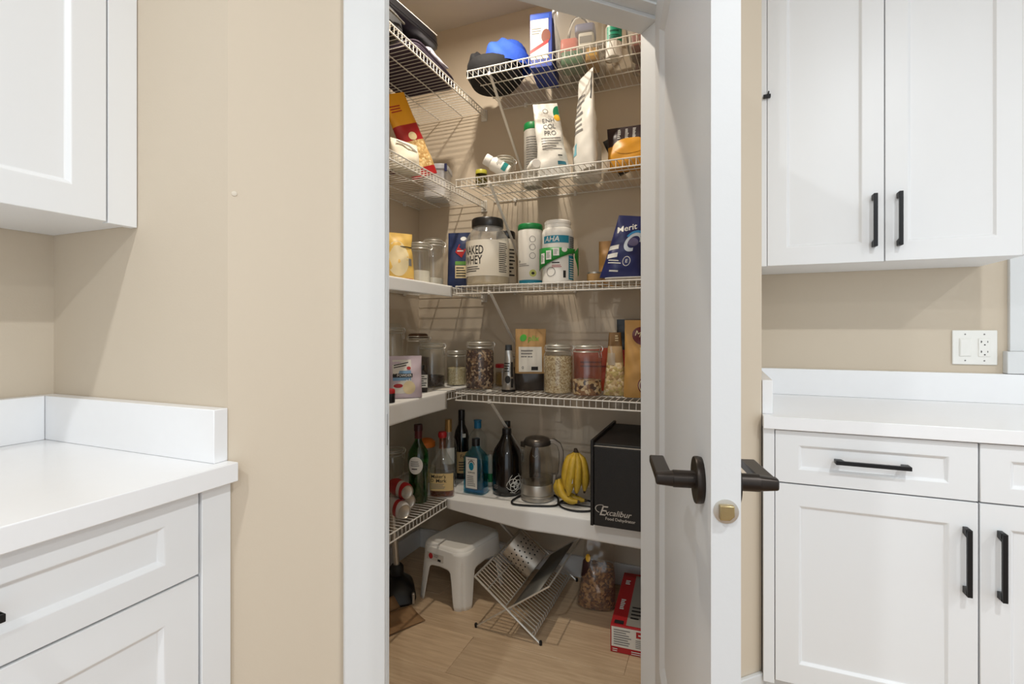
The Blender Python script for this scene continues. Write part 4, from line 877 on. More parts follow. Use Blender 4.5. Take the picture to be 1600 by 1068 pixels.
q = Pouch(0.15, 0.275, 0.08, seed=2, wr=0.004, top=0.92)
up = thing('kraft_pouch', 'kraft paper pouch with a green logo and white label', 'pouch', (-0.785, 2.125, z), face(-0.785, 2.12, 4)); q.band(0, 0.28, up, 'clear_foot', mat('smoky_film', C(60, 54, 50), 0.25, var=0.5, scale=20)); q.band(0.28, 1, up, 'paper', KRAFT)
patch(up, 'label', M_LABEL, -0.055, 0.048, 0.085, 0.195, q.mp, off=0.003); disc(up, 'green_leaf', glaze('leaf_bright', 70, 176, 50), -0.034, 0.235, 0.017, 0.014, q.mp, rot=R(50)); text(up, 'plix', 0.012, 0.232, 0.034, q.mp, glaze('logo_green', 110, 176, 60), shear=0.15, bold=0.0006)
fineprint(up, -0.045, 0.03, 0.145, 0.185, 3, q.mp, off=0.0036); patch(up, 'barcode', M_INK, 0.0, 0.03, 0.092, 0.108, q.mp, off=0.0036); text(up, '0', -0.038, 0.103, 0.018, q.mp, M_INK, off=0.0036)
bj = clip_jar('dark filled clip-top jar hidden behind the kraft pouch', -0.880, 2.235, z, 0.050, 0.165, 0.09, SEEDS, G, neck=0.84)
clip_jar('clip-top jar full of rolled oats', -0.640, 2.075, z, 0.063, 0.215, 0.158, OATS, G)
clip_jar('clip-top jar with mixed nuts in its lower third', -0.512, 2.065, z, 0.062, 0.213, 0.062, grains('mixed_nuts', [C(206, 172, 124), C(150, 104, 66), C(84, 54, 38), C(226, 200, 160)], 75), G)
q = Pouch(0.185, 0.19, 0.05, seed=6, wr=0.004, top=1.0)
ob_ = thing('food_bag', 'orange red bag standing behind the jar of mixed nuts', 'bag', (-0.520, 2.225, z), face(-0.53, 2.2)); q.band(0, 1, ob_, 'foil', glaze('orange_red', 200, 82, 46))
fineprint(ob_, -0.06, 0.06, 0.10, 0.135, 2, q.mp, glaze('brick_print', 140, 44, 34))
q = Pouch(0.098, 0.26, 0.06, seed=9, wr=0.004, top=0.5, fall=1.0)
ps = thing('nut_bag', 'clear bag of pale nuts with a twisted golden top', 'bag', (-0.400, 2.095, z), face(-0.41, 2.08)); PIST = grains('pistachios', [C(206, 180, 134), C(224, 204, 164), C(176, 146, 100), C(190, 170, 110)], 80)
q.band(0, 0.52, ps, 'nuts', PIST); q.band(0.52, 0.78, ps, 'neck', mat('film_tan', C(176, 146, 104), 0.3, var=0.3, scale=30)); q.band(0.78, 1, ps, 'golden_top', mat('gold_foil', C(120, 86, 44), 0.3, 0.4, var=0.4, scale=30))
patch(ps, 'pale_panel', mat('pale_film', C(178, 160, 136), 0.3), -0.03, 0.0, 0.125, 0.175, q.mp); fineprint(ps, 0.0, 0.016, 0.222, 0.25, 3, q.mp, CREAM)
q = Pouch(0.10, 0.185, 0.05, seed=3, wr=0.004)
rw_ = thing('nut_bag', 'red bag with a clear window of oats beside the tan bag', 'bag', (-0.370, 2.175, z), face(-0.34, 2.16)); q.band(0, 0.27, rw_, 'red_foot', RED); q.band(0.27, 0.62, rw_, 'window', OATS); q.band(0.62, 1, rw_, 'red_top', RED); disc(rw_, 'white_mark', M_WINK, -0.02, 0.11, 0.009, 0.011, q.mp)
q = Pouch(0.155, 0.31, 0.08, seed=5, wr=0.004, top=0.95)
tb = thing('flour_bag', 'tall tan bag with two dark red oval emblems and black back', 'bag', (-0.283, 2.075, z), face(-0.28, 2.08, 10)); q.band(0, 1, tb, 'paper', mat('tan_bag', C(196, 150, 84), 0.55, var=0.08))
MR = glaze('maroon_print', 104, 30, 34); disc(tb, 'oval_emblem', MR, -0.005, 0.245, 0.042, 0.036, q.mp, rot=R(-25)); text(tb, "Moji", -0.008, 0.248, 0.032, q.mp, CREAM, rot=R(-20), off=0.002); disc(tb, 'lower_emblem', MR, 0.006, 0.05, 0.034, 0.036, q.mp); ringmark(tb, 'emblem_ring', CREAM, 0.006, 0.05, 0.030, 0.032, 0.1, q.mp, off=0.002); patch(tb, 'pale_panel', CREAM, -0.018, 0.05, 0.10, 0.20, q.mp); fineprint(tb, -0.012, 0.045, 0.11, 0.19, 8, q.mp, off=0.002)
q = Pouch(0.17, 0.318, 0.03, seed=7, wr=0.003)
tk = thing('black_pouch', 'plain black pouch standing behind the tall tan bag', 'pouch', (-0.345, 2.285, z), face(-0.3, 2.28)); q.band(0, 1, tk, 'foil', BPLAS)
sc_ = MB().prism([(-0.012, -0.008), (0.014, -0.006), (0.003, 0.012)], 0, 0.010)
tag(sc_.build('paper_scrap', M_LABEL, loc=(-0.925, 1.985, z), bevel=0.001), 'small white paper scrap in front of the silver pouch', 'paper')

# ------------------------------------------------------------------ lowest shelf, left wall
z = LEV[5] + 0.001
def bottle(name, label, u, v, zz, secs, m, rz=0.0, seg=36):
    t = thing(name, label, 'bottle', (u, v, zz), face(u, v, rz))
    MB().loft(secs, seg).build('bottle', m, t, angle=55); return t
GG = glass('green_bottle_glass', (0.16, 0.52, 0.18), ior=1.5)
gr = bottle('liquor_bottle', 'green bottle with an oval pale label and maroon cap', -1.205, 1.858, z, [(0, 0.036, 0.036, 2.6), (0.004, 0.040, 0.040, 2.6), (0.14, 0.041, 0.041, 2.6), (0.185, 0.045, 0.045, 2.4), (0.215, 0.042, 0.042, 2.2), (0.245, 0.024, 0.024, 2), (0.262, 0.0155, 0.0155, 2), (0.30, 0.0145, 0.0145, 2)], GG)
MB().lathe([(0.034, 0.004), (0.038, 0.008), (0.038, 0.14), (0.040, 0.16)], 28).build('drink', glass('vermouth_tint', (0.45, 0.62, 0.35), ior=1.1), gr)
MB().lathe([(0.016, 0.272), (0.0165, 0.274), (0.0165, 0.306)], 24).build('sleeve', glaze('maroon_sleeve', 84, 26, 30), gr); MB().lathe([(0.0185, 0.305), (0.0185, 0.330), (0.017, 0.332)], 24).build('cap', glaze('maroon_cap', 62, 20, 24), gr)
mpg = cyl_map(0.0435); disc(gr, 'oval_label', M_LABEL, -0.012, 0.165, 0.030, 0.037, mpg, off=0.0045); fineprint(gr, -0.026, 0.002, 0.145, 0.155, 1, mpg, M_INK, off=0.0052); fineprint(gr, -0.03, 0.004, 0.16, 0.185, 3, mpg, off=0.0052)
mk = bottle('whisky_bottle', 'squat clear whisky bottle with a red cap and cream label', -1.148, 1.966, z, [(0, 0.050, 0.038, 4), (0.005, 0.055, 0.043, 4), (0.115, 0.055, 0.043, 4), (0.14, 0.050, 0.040, 3), (0.175, 0.030, 0.028, 2.2), (0.20, 0.017, 0.017, 2), (0.262, 0.0145, 0.0145, 2)], M_CLEAR, rz=-8)
MB().loft([(0.005, 0.049, 0.037, 4), (0.008, 0.0525, 0.0405, 4), (0.034, 0.0525, 0.0405, 4)], 36).build('whisky', glass('whisky', (0.62, 0.30, 0.12), ior=1.2), mk)
MB().lathe([(0.0165, 0.258), (0.0195, 0.262), (0.0195, 0.278), (0.016, 0.284)], 24).build('cap', RED, mk); MB().lathe([(0.0155, 0.21), (0.0152, 0.262)], 24, cap0=False, cap1=False).build('neck_wax', glass('wax_tint', (0.8, 0.45, 0.35)), mk)
def sq_map(hx_, hy_, n):
    def f(x, zz, off=0.001):
        xr = max(-0.985, min(0.985, x / hx_)); return (xr * hx_, -hy_ * (1 - abs(xr) ** n) ** (1 / n) - off, zz)
    return f
mm = sq_map(0.055, 0.043, 4); patch(mk, 'label', mat('label_tan', C(214, 188, 132), 0.6, var=0.04), -0.053, 0.052, 0.032, 0.108, mm, nx=18, off=0.0012)
text(mk, "Maker's", -0.012, 0.095, 0.021, mm, M_INK, off=0.002, bold=0.0005); ringmark(mk, 'round_mark', M_INK, -0.040, 0.078, 0.007, 0.007, 0.3, mm, off=0.002); text(mk, 'Mark', 0.000, 0.076, 0.022, mm, M_INK, off=0.002, bold=0.0005); fineprint(mk, -0.045, 0.02, 0.04, 0.065, 4, mm, off=0.002)
tc_ = bottle('spirit_bottle', 'clear bottle with a ribbed gold cap behind the squat whisky bottle', -1.190, 2.095, z + LIN, [(0, 0.036, 0.036, 3), (0.005, 0.039, 0.039, 3), (0.19, 0.039, 0.039, 2.6), (0.215, 0.034, 0.034, 2.2), (0.245, 0.016, 0.016, 2), (0.275, 0.0145, 0.0145, 2)], M_CLEAR)
MB().loft([(0.005, 0.034, 0.034, 3), (0.008, 0.037, 0.037, 3), (0.035, 0.037, 0.037, 3)], 32).build('drink', glass('rum_tint', (0.25, 0.08, 0.05), ior=1.2), tc_)
MB().lathe([(0.017, 0.256)] + [(0.0165 + 0.0008 * (i % 2), 0.258 + 0.006 * i) for i in range(9)] + [(0.017, 0.314)], 24).build('gold_cap', mat('gold_cap', C(178, 140, 84), 0.35, 0.6), tc_); patch(tc_, 'white_label', M_LABEL, -0.035, 0.03, 0.11, 0.185, cyl_map(0.0375), nx=12)
oj = thing('storage_jar', 'jar with an orange lid behind the green bottle', 'jar', (-1.330, 2.115, z + LIN), 0); MB().lathe([(0.045, 0), (0.05, 0.004), (0.05, 0.155), (0.042, 0.17)], 28, cap1=False).build('glass_body', M_CLEAR, oj); MB().lathe([(0.044, 0.168), (0.047, 0.17), (0.047, 0.192), (0.03, 0.206), (0.004, 0.21)], 28).build('lid', ORANGE, oj); MB().lathe([(0.043, 0.003), (0.048, 0.008), (0.048, 0.07)], 28).build('contents', RICE, oj); patch(oj, 'paper_label', M_LABEL, 0.005, 0.04, 0.09, 0.12, cyl_map(0.05))
gj = clip_jar('wide clip-top jar at the doorway end of the lowest shelf', -1.395, 1.93, z, 0.055, 0.20, 0.02, RICE, G, neck=0.85)
W_ = glaze('can_white', 206, 200, 196)
can_lying('drink can resting on top of the two other cans', (-1.209, 1.730, z + 0.0575), R(62), 0.033, 0.12, RED, 'three drink cans lying down', W_)
can_lying('front drink can of the lower pair on the wire shelf', (-1.187, 1.678, z), R(62), 0.033, 0.12, W_, 'three drink cans lying down', RED)
can_lying('drink can beside the foot of the green bottle', (-1.230, 1.778, z), R(62), 0.033, 0.12, W_, 'three drink cans lying down', RED)

# ------------------------------------------------------------------ lowest shelf, back wall (on its sheet)
z = LEV[5] + LIN + 0.001
DKG = mat('black_bottle_glass', C(12, 10, 10), 0.12, spec=0.7)
wi = bottle('wine_bottle', 'slim black bottle with a tan label in the far corner', -1.195, 2.235, z, [(0, 0.033, 0.033), (0.004, 0.037, 0.037), (0.205, 0.037, 0.037), (0.235, 0.031, 0.031), (0.265, 0.0175, 0.0175), (0.32, 0.0145, 0.0145)], DKG, rz=-6)
MB().lathe([(0.016, 0.285), (0.0165, 0.29), (0.0165, 0.336), (0.015, 0.338)], 24).build('capsule', BPLAS, wi); mw = cyl_map(0.037); patch(wi, 'label', mat('label_sand', C(196, 164, 112), 0.6), -0.02, 0.055, 0.03, 0.135, mw, nx=14); text(wi, 'Fer', 0.014, 0.113, 0.026, mw, M_INK); fineprint(wi, -0.01, 0.045, 0.04, 0.09, 4, mw, M_INK); patch(wi, 'neck_label', M_LABEL, 0.008, 0.025, 0.19, 0.225, cyl_map(0.036))
BG = glass('blue_gin_glass', (0.45, 0.80, 0.90), ior=1.45)
secs_b = [(0, 0.047, 0.030, 6), (0.005, 0.052, 0.034, 6), (0.155, 0.052, 0.034, 6), (0.178, 0.044, 0.030, 4), (0.20, 0.022, 0.020, 2.4), (0.215, 0.0165, 0.0165, 2), (0.235, 0.0165, 0.0165, 2)]
bo = bottle('gin_bottle', 'flat blue glass gin bottle with a white framed label', -1.025, 2.055, z, secs_b, BG, rz=-30)
MB().loft([(0.005, 0.045, 0.028, 6), (0.008, 0.049, 0.031, 6), (0.14, 0.049, 0.031, 6)], 36).build('gin', glass('gin_blue', (0.42, 0.78, 0.90), ior=1.1), bo)
MB().lathe([(0.0185, 0.212), (0.0185, 0.243), (0.017, 0.245)], 24).build('cap', BPLAS, bo); mb = sq_map(0.052, 0.034, 6); patch(bo, 'label_frame', glaze('label_blue', 70, 90, 110), -0.036, 0.030, 0.022, 0.168, mb, off=0.0010); patch(bo, 'label', M_LABEL, -0.032, 0.026, 0.026, 0.164, mb, off=0.0016)
ringmark(bo, 'oval_medallion', TEAL, -0.003, 0.125, 0.012, 0.018, 0.95, mb, off=0.0024); ringmark(bo, 'medallion_ring', M_INK, -0.003, 0.125, 0.018, 0.026, 0.15, mb, off=0.0022, a0=20, a1=160); text(bo, 'BOMBAY', -0.003, 0.154, 0.009, mb, M_INK, off=0.0024); text(bo, 'SAPPHIRE', -0.003, 0.097, 0.009, mb, M_INK, off=0.0024, bold=0.0003); fineprint(bo, -0.026, 0.02, 0.035, 0.085, 6, mb, off=0.0024)
bo2 = bottle('gin_bottle', 'clear bottle with a bright blue cap behind the flat gin bottle', -1.095, 2.215, z, [(0, 0.042, 0.042, 3), (0.005, 0.046, 0.046, 3), (0.205, 0.046, 0.046, 2.4), (0.232, 0.036, 0.036, 2), (0.252, 0.017, 0.017, 2), (0.262, 0.016, 0.016, 2)], M_CLEAR)
MB().lathe([(0.0175, 0.258), (0.0175, 0.29), (0.0195, 0.292), (0.0195, 0.298)], 24).build('cap', glaze('cap_blue', 38, 120, 162), bo2)
fcn = thing('food_can', 'small printed food can between the gin bottle and the black growler', 'can', (-1.012, 2.185, z), 0); MB().lathe([(0.030, 0), (0.032, 0.002), (0.032, 0.148), (0.030, 0.15)], 28).build('can', mat('can_print', C(196, 190, 174), 0.4, var=0.2, scale=25), fcn); MB().lathe([(0.0325, 0.144), (0.0325, 0.151), (0.031, 0.152)], 28).build('rim', M_STEEL, fcn); patch(fcn, 'green_foot', GREEN, -0.04, 0.04, 0.02, 0.06, cyl_map(0.032)); 
gw = bottle('growler', 'black jug bottle with a white curling print', -0.893, 2.105, z, [(0, 0.055, 0.055), (0.005, 0.064, 0.064), (0.02, 0.066, 0.066), (0.165, 0.066, 0.066), (0.20, 0.056, 0.056), (0.235, 0.033, 0.033), (0.262, 0.021, 0.021), (0.285, 0.019, 0.019)], DKG, rz=-6)
MB().lathe([(0.0205, 0.262), (0.021, 0.264), (0.021, 0.288), (0.0195, 0.291)], 24).build('cap', BPLAS, gw); mg = cyl_map(0.066); b_ = MB()
rn = random.Random(4)
for i in range(9):
    a0 = R(40 * i + 10); pts = []
    for k in range(9):
        rr = 0.010 + 0.0042 * k; aa = a0 + 0.30 * k * (1 if i % 2 else -1); pts.append(mg(0.048 + rr * math.cos(aa), 0.055 + rr * 1.0 * math.sin(aa), 0.0016))
    b_.tube(pts, [0.0023 * (1 - k / 14) for k in range(9)], 5)
b_.build('curling_print', M_WINK, gw); disc(gw, 'print_centre', M_WINK, 0.048, 0.058, 0.010, 0.009, mg, off=0.0012); fineprint(gw, -0.062, -0.03, 0.03, 0.05, 3, mg)
bt2 = bottle('beer_bottle', 'black bottle with a short brown collar behind the black jug', -0.948, 2.238, z, [(0, 0.033, 0.033), (0.004, 0.037, 0.037), (0.18, 0.037, 0.037), (0.22, 0.03, 0.03), (0.25, 0.016, 0.016), (0.28, 0.014, 0.014)], DKG)
MB().lathe([(0.0155, 0.256), (0.0155, 0.272)], 24).build('collar', mat('brown_collar', C(140, 92, 60), 0.5), bt2); MB().lathe([(0.0165, 0.272), (0.0165, 0.296), (0.015, 0.298)], 24).build('cap', BPLAS, bt2)
# kettle
ke = thing('kettle', 'glass electric kettle with a steel base and curved handle', 'kettle', (-0.738, 2.082, z), face(-0.72, 2.08, 0))
MB().lathe([(0.066, 0), (0.072, 0.004), (0.072, 0.022), (0.069, 0.026)], 40).build('power_base', M_STEEL, ke, angle=30)
MB().lathe([(0.066, 0.0265), (0.0715, 0.028), (0.072, 0.066), (0.070, 0.072)], 40).build('steel_base', M_STEEL, ke, angle=30)
MB().lathe([(0.0695, 0.072), (0.070, 0.12), (0.066, 0.18), (0.057, 0.235), (0.054, 0.243)], 40, cap0=False, cap1=False).build('glass_body', glass('kettle_glass', (0.92, 0.91, 0.89), ior=1.5), ke, angle=60)
MB().lathe([(0.068, 0.072), (0.068, 0.094)], 40).build('water', glass('water_line', (0.86, 0.86, 0.84), ior=1.2), ke)
MB().lathe([(0.056, 0.236), (0.060, 0.239), (0.060, 0.252), (0.052, 0.264), (0.030, 0.271), (0.004, 0.272)], 40).build('lid', mat('kettle_lid', C(88, 82, 76), 0.32, 0.7), ke, angle=40)
MB().prism([(-0.052, -0.02), (-0.075, 0.0), (-0.052, 0.02)], 0.225, 0.25).build('spout', mat('kettle_lid', C(88, 82, 76), 0.32, 0.7), ke, bevel=0.003)
hp = [(0.050, 0, 0.250), (0.072, 0, 0.252), (0.094, 0, 0.238), (0.104, 0, 0.21), (0.105, 0, 0.16), (0.101, 0, 0.115), (0.088, 0, 0.092), (0.070, 0, 0.085)]
hv = MB()
for k_ in range(len(hp)):
    pass
def sweep_flat(pts, hw_, ht_):
    b = MB(); v = []; f = []; n = len(pts); P_ = [Vector(p) for p in pts]
    for i in range(n):
        t_ = (P_[min(n - 1, i + 1)] - P_[max(0, i - 1)]).normalized(); nrm = Vector((t_.z, 0, -t_.x))
        for sx_, sy_ in ((-1, -1), (1, -1), (1, 1), (-1, 1)): v.append(P_[i] + nrm * ht_ * sx_ + Vector((0, 1, 0)) * hw_ * sy_)
    for i in range(n - 1):
        for j in range(4): f.append((i * 4 + j, i * 4 + (j + 1) % 4, (i + 1) * 4 + (j + 1) % 4, (i + 1) * 4 + j))
    f += [(3, 2, 1, 0), tuple((n - 1) * 4 + j for j in range(4))]
    return b.add(v, f)
fix_normals(sweep_flat(hp, 0.0125, 0.0105).build('handle', mat('handle_grey', C(138, 132, 124), 0.32, 0.7), ke, bevel=0.003, angle=50))
MB().loft([(0.064, 0.014, 0.016, 4, 0.076), (0.108, 0.010, 0.014, 4, 0.076)], 20).build('handle_foot', mat('handle_grey', C(138, 132, 124), 0.32, 0.7), ke)
def smooth(pts, n=6):
    P_ = [Vector(q_) for q_ in pts]; out = []
    for i in range(len(P_) - 1):
        p0, p1, p2, p3 = P_[max(0, i - 1)], P_[i], P_[i + 1], P_[min(len(P_) - 1, i + 2)]
        for k in range(n):
            t_ = k / n; out.append(0.5 * ((2 * p1) + (p2 - p0) * t_ + (2 * p0 - 5 * p1 + 4 * p2 - p3) * t_ * t_ + (3 * p1 - p0 - 3 * p2 + p3) * t_ ** 3))
    return out + [P_[-1]]
MB().tube(smooth([(-0.045, 0.05, 0.006), (-0.085, 0.0, 0.0042), (-0.108, -0.055, 0.0042), (-0.098, -0.092, 0.0042), (-0.04, -0.106, 0.0042), (0.045, -0.108, 0.0042), (0.082, -0.094, 0.0042), (0.09, -0.05, 0.0042), (0.086, 0.01, 0.0042), (0.06, 0.03, 0.008)]), 0.0042, 8).build('power_cord', M_RUBBER, ke)
bs = thing('sauce_bottle', 'small dark sauce bottle standing behind the kettle', 'bottle', (-0.815, 2.265, z), face(-0.8, 2.25)); MB().lathe([(0.024, 0), (0.027, 0.003), (0.027, 0.13), (0.024, 0.15), (0.014, 0.18), (0.013, 0.21)], 24).build('bottle', glaze('sauce_brown', 62, 34, 26), bs); MB().lathe([(0.0145, 0.19), (0.0145, 0.225)], 20).build('cap', RED, bs); patch(bs, 'label', glaze('label_dark', 40, 36, 34), -0.03, 0.03, 0.03, 0.11, cyl_map(0.027)); text(bs, 'X', 0, 0.13, 0.04, cyl_map(0.025), M_WINK)
# bananas
bnn = thing('banana_bunch', 'bunch of ripe bananas with a white sticker beside the kettle', 'bananas', (-0.572, 2.075, z + 0.008), face(-0.585, 2.08, 0))
BY = mat('banana_skin', C(198, 162, 48), 0.5, var=0.42, scale=34); BT = mat('banana_tip', C(62, 46, 28), 0.7)
def banana(p_stem, p_mid, p_tip, r=0.0185):
    A, B_, D = Vector(p_stem), Vector(p_mid), Vector(p_tip); n = 14; pts = []
    for i in range(n + 1):
        t_ = i / n; pts.append(A * (1 - t_) ** 2 + B_ * 2 * t_ * (1 - t_) + D * t_ * t_)
    def rad(t_): return r * (0.42 if t_ < 0.04 else min(1, 0.42 + (t_ - 0.04) * 3.2)) * (1 if t_ < 0.72 else max(0.28, 1 - ((t_ - 0.72) / 0.28) ** 2 * 0.75))
    o = MB().tube(pts, [rad(i / n) for i in range(n + 1)], 6).build('banana', BY, bnn, angle=65)
    MB().tube([pts[-2] * 0.3 + pts[-1] * 0.7, pts[-1], pts[-1] * 2 - pts[-2] * 1.0 - (pts[-1] - pts[-2]) * 0.5], [0.0065, 0.006, 0.004], 6).build('tip', BT, o)
    return o
top_ = (0.005, 0.01, 0.205)
banana(top_, (-0.045, -0.02, 0.17), (-0.030, -0.015, 0.055)); bm_ = banana((0.008, 0.0, 0.205), (-0.012, -0.050, 0.15), (-0.022, -0.035, 0.035), 0.0205)
banana((0.014, 0.002, 0.205), (0.022, -0.045, 0.15), (0.012, -0.03, 0.045)); banana((0.018, 0.012, 0.203), (0.058, -0.02, 0.16), (0.045, -0.012, 0.05)); banana((0.012, 0.02, 0.203), (0.03, 0.055, 0.15), (0.02, 0.045, 0.05))
MB().loft([(0.198, 0.014, 0.012, 2, 0.011, 0.008), (0.214, 0.010, 0.009, 2, 0.010, 0.010), (0.224, 0.007, 0.007, 2, 0.008, 0.012)], 12).build('crown', BT, bnn)
banana((-0.062, 0.0, 0.095), (-0.062, -0.02, 0.006), (0.02, -0.05, 0.018), 0.017); banana((-0.058, 0.02, 0.09), (-0.05, 0.01, 0.01), (0.05, -0.02, 0.014), 0.017); banana((-0.072, 0.015, 0.085), (-0.085, 0.02, 0.02), (-0.03, 0.035, 0.014), 0.014)
MB().add([(-0.019, -0.0545, 0.090), (-0.003, -0.0555, 0.094), (-0.004, -0.0525, 0.112), (-0.020, -0.0525, 0.108)], [(0, 1, 2, 3)]).build('sticker', M_LABEL, bnn, solid=0.0006)
bd = thing('wire_stand', 'round black wire base under the bananas', 'stand', (-0.545, 2.055, z), 0)
MB().tube([(0.082 * math.cos(a), 0.072 * math.sin(a), 0.004) for a in [2 * math.pi * i / 36 for i in range(36)]], 0.0038, 6, True).build('ring', M_RUBBER, bd); MB().tube([(-0.08, 0, 0.004), (0.08, 0, 0.004)], 0.003, 6).build('cross_bar', M_RUBBER, bd)
# dehydrator
ex = thing('food_dehydrator', 'black box food dehydrator with silver script beside the bananas', 'dehydrator', (-0.450, 1.868, z), 0); BXM = mat('black_textured', C(22, 21, 21), 0.5, var=0.2, scale=200, bump=0.25, bscale=400)
EH = 0.322; MB().box(0.012, 0.418, 0.012, 0.445, 0, EH - 0.012).build('housing', BXM, ex, bevel=0.002); MB().box(0.0, 0.012, 0.0, 0.452, 0, EH).build('side_panel', BXM, ex, bevel=0.002); MB().box(0.418, 0.430, 0.0, 0.452, 0, EH).build('side_panel', BXM, ex, bevel=0.002)
dr = MB().box(0.0135, 0.4165, 0.002, 0.012, 0.002, EH - 0.024).build('door', BXM, ex, bevel=0.002); MB().box(0.0135, 0.4165, 0.003, 0.012, EH - 0.022, EH - 0.0195).build('trim_line', M_STEEL, ex)
SIL = mat('silver_print', C(196, 192, 186), 0.4, 0.4); mf = flat_map(0.002); text(dr, 'E', 0.050, 0.060, 0.052, mf, SIL, shear=0.35, sx=1.0, bold=0.0006); text(dr, 'xcalibur', 0.105, 0.056, 0.030, mf, SIL, shear=0.35, sx=1.0, bold=0.0005); text(dr, 'Food Dehydrator', 0.112, 0.034, 0.0155, mf, SIL, bold=0.0004); ringmark(dr, 'script_swash', SIL, 0.042, 0.068, 0.024, 0.016, 0.14, mf, a0=70, a1=250)

# ------------------------------------------------------------------ pantry floor
so = thing('step_stool', 'white plastic step stool with arched sides on the wooden floor', 'stool', (-1.080, 2.032, 0), R(-11)); SH = 0.246
def rr_pt(th, hx_, hy_, n=5.5):
    c, s_ = math.cos(th), math.sin(th); return hx_ * math.copysign(abs(c) ** (2 / n), c), hy_ * math.copysign(abs(s_) ** (2 / n), s_)
NS = 144
def skirt(a, b):
    # perimeter parameter a, height parameter b (0 at the lower edge)
    k = a * 4; side = int(k) % 4; f_ = k - int(k)          # f_ runs from one corner to the next
    th_c = [math.pi / 4, 3 * math.pi / 4, 5 * math.pi / 4, 7 * math.pi / 4][side]
    # walk a rounded rectangle by straight interpolation of superellipse angle
    th = th_c + f_ * math.pi / 2
    dcorner = min(f_, 1 - f_)
    e = max(0.0, min(1.0, (dcorner - 0.31) / 0.12)); e = e * e * (3 - 2 * e)
    zlow = 0.148 * e + 0.012 * max(0, (dcorner - 0.4) / 0.1) * e
    zz = zlow + (SH - 0.014 - zlow) * b
    fl_ = 1 - zz / SH
    hx_ = 0.116 + 0.020 * fl_; hy_ = 0.148 + 0.020 * fl_
    x, y = rr_pt(th, hx_, hy_)
    if dcorner < 0.09 and zz < SH - 0.05:
        g = (1 - dcorner / 0.09) * min(1, (SH - 0.05 - zz) / 0.03) * 0.007; L_ = math.hypot(x, y); x -= x / L_ * g; y -= y / L_ * g
    return (x, y, zz)
sk = MB().grid(skirt, NS, 14, True).build('legs_and_skirt', M_PLAST, so, solid=0.004, angle=60)
sk.modifiers['solid'].offset = 0
tp = [(SH - 0.014, 0.1165, 0.1485, 5.5), (SH - 0.005, 0.1135, 0.1455, 5.5), (SH, 0.105, 0.137, 5.5), (SH - 0.001, 0.098, 0.13, 5.5), (SH - 0.0018, 0.094, 0.126, 5.5)]
MB().loft(tp, 60, cap0=False).build('top', M_PLAST, so, angle=60)
stm = lambda x, zz, o=0.0: (x, -0.1545 - 0.020 * (1 - zz / SH) - 0.0005 + 0.0, zz)
stm2 = lambda x, zz, o=0.0: (x, -(0.148 + 0.020 * (1 - zz / SH)) - 0.0032 - o, zz)
patch(so, 'sticker', mat('sticker_clear', C(206, 200, 190), 0.4), -0.075, 0.02, 0.178, 0.208, stm2); disc(so, 'red_mark', RED, -0.052, 0.194, 0.012, 0.012, stm2, off=0.0014); patch(so, 'dark_mark', M_INK, -0.012, 0.006, 0.180, 0.189, stm2, off=0.0014); fineprint(so, -0.035, -0.005, 0.192, 0.205, 2, stm2)
# folding dish rack: two crossing wire frames
dr_ = thing('dish_rack', 'folding steel wire dish rack standing open on the floor', 'dish rack', (-0.753, 1.775, 0)); RL = 0.515; HWD = 0.137; RH = 0.205
a_lo, a_hi = Vector((HWD, 0, 0.004)), Vector((-HWD, 0, RH))     # frame A falls towards +x
b_lo, b_hi = Vector((-HWD, 0, 0.004)), Vector((HWD + 0.03, 0, RH + 0.015))
Y = Vector((0, 1, 0)); dA = (a_hi - a_lo); dB = (b_hi - b_lo)
MB().tube([a_lo, a_hi - dA * 0.04, a_hi, a_hi + Y * 0.012, a_hi + Y * (RL - 0.012), a_hi + Y * RL, a_hi - dA * 0.04 + Y * RL, a_lo + Y * RL], 0.0042, 8).build('wire_frame', M_CHROME, dr_)
MB().tube([b_lo + Y * 0.01, b_hi + Y * 0.01, b_hi + Y * (RL - 0.01), b_lo + Y * (RL - 0.01)], 0.0034, 8).build('leg_frame', M_CHROME, dr_)
for p in (a_lo, a_lo + Y * RL, b_lo + Y * 0.01, b_lo + Y * (RL - 0.01)):
    MB().loft([(-0.004, 0.005, 0.005), (0.006, 0.0065, 0.0065), (0.012, 0.005, 0.005)], 12).build('foot', M_RUBBER, dr_, loc=p)
NB = 24
for i in range(NB):
    yy = 0.02 + (RL - 0.04) * i / (NB - 1)
    bar = MB().tube([a_lo + dA * 0.53 + Y * yy, a_hi + Y * yy], 0.0021, 5).build('rack_wire', M_CHROME, dr_)
    bar = MB().tube([a_lo + dA * 0.10 + Y * yy, a_lo + dA * 0.13 + Y * yy + Vector((0.006, 0, 0.008)), a_lo + dA * 0.47 + Y * yy], 0.0024, 5).build('rack_wire', M_CHROME, dr_)
for f_ in (0.10, 0.13, 0.47, 0.53, 0.80):
    MB().tube([a_lo + dA * f_, a_lo + dA * f_ + Y * RL], 0.0024, 6).build('cross_wire', M_CHROME, dr_)
nB = Vector((-dB.z, 0, dB.x)).normalized()
tray_p = [b_lo + dB * 0.50, b_lo + dB * 0.86]
MB().add([tray_p[0] + Y * 0.015, tray_p[1] + Y * 0.015, tray_p[1] + Y * (RL - 0.015), tray_p[0] + Y * (RL - 0.015)], [(0, 1, 2, 3)]).build('drip_panel', mat('grey_tray', C(96, 94, 88), 0.45, 0.3, var=0.1), dr_, solid=0.003)
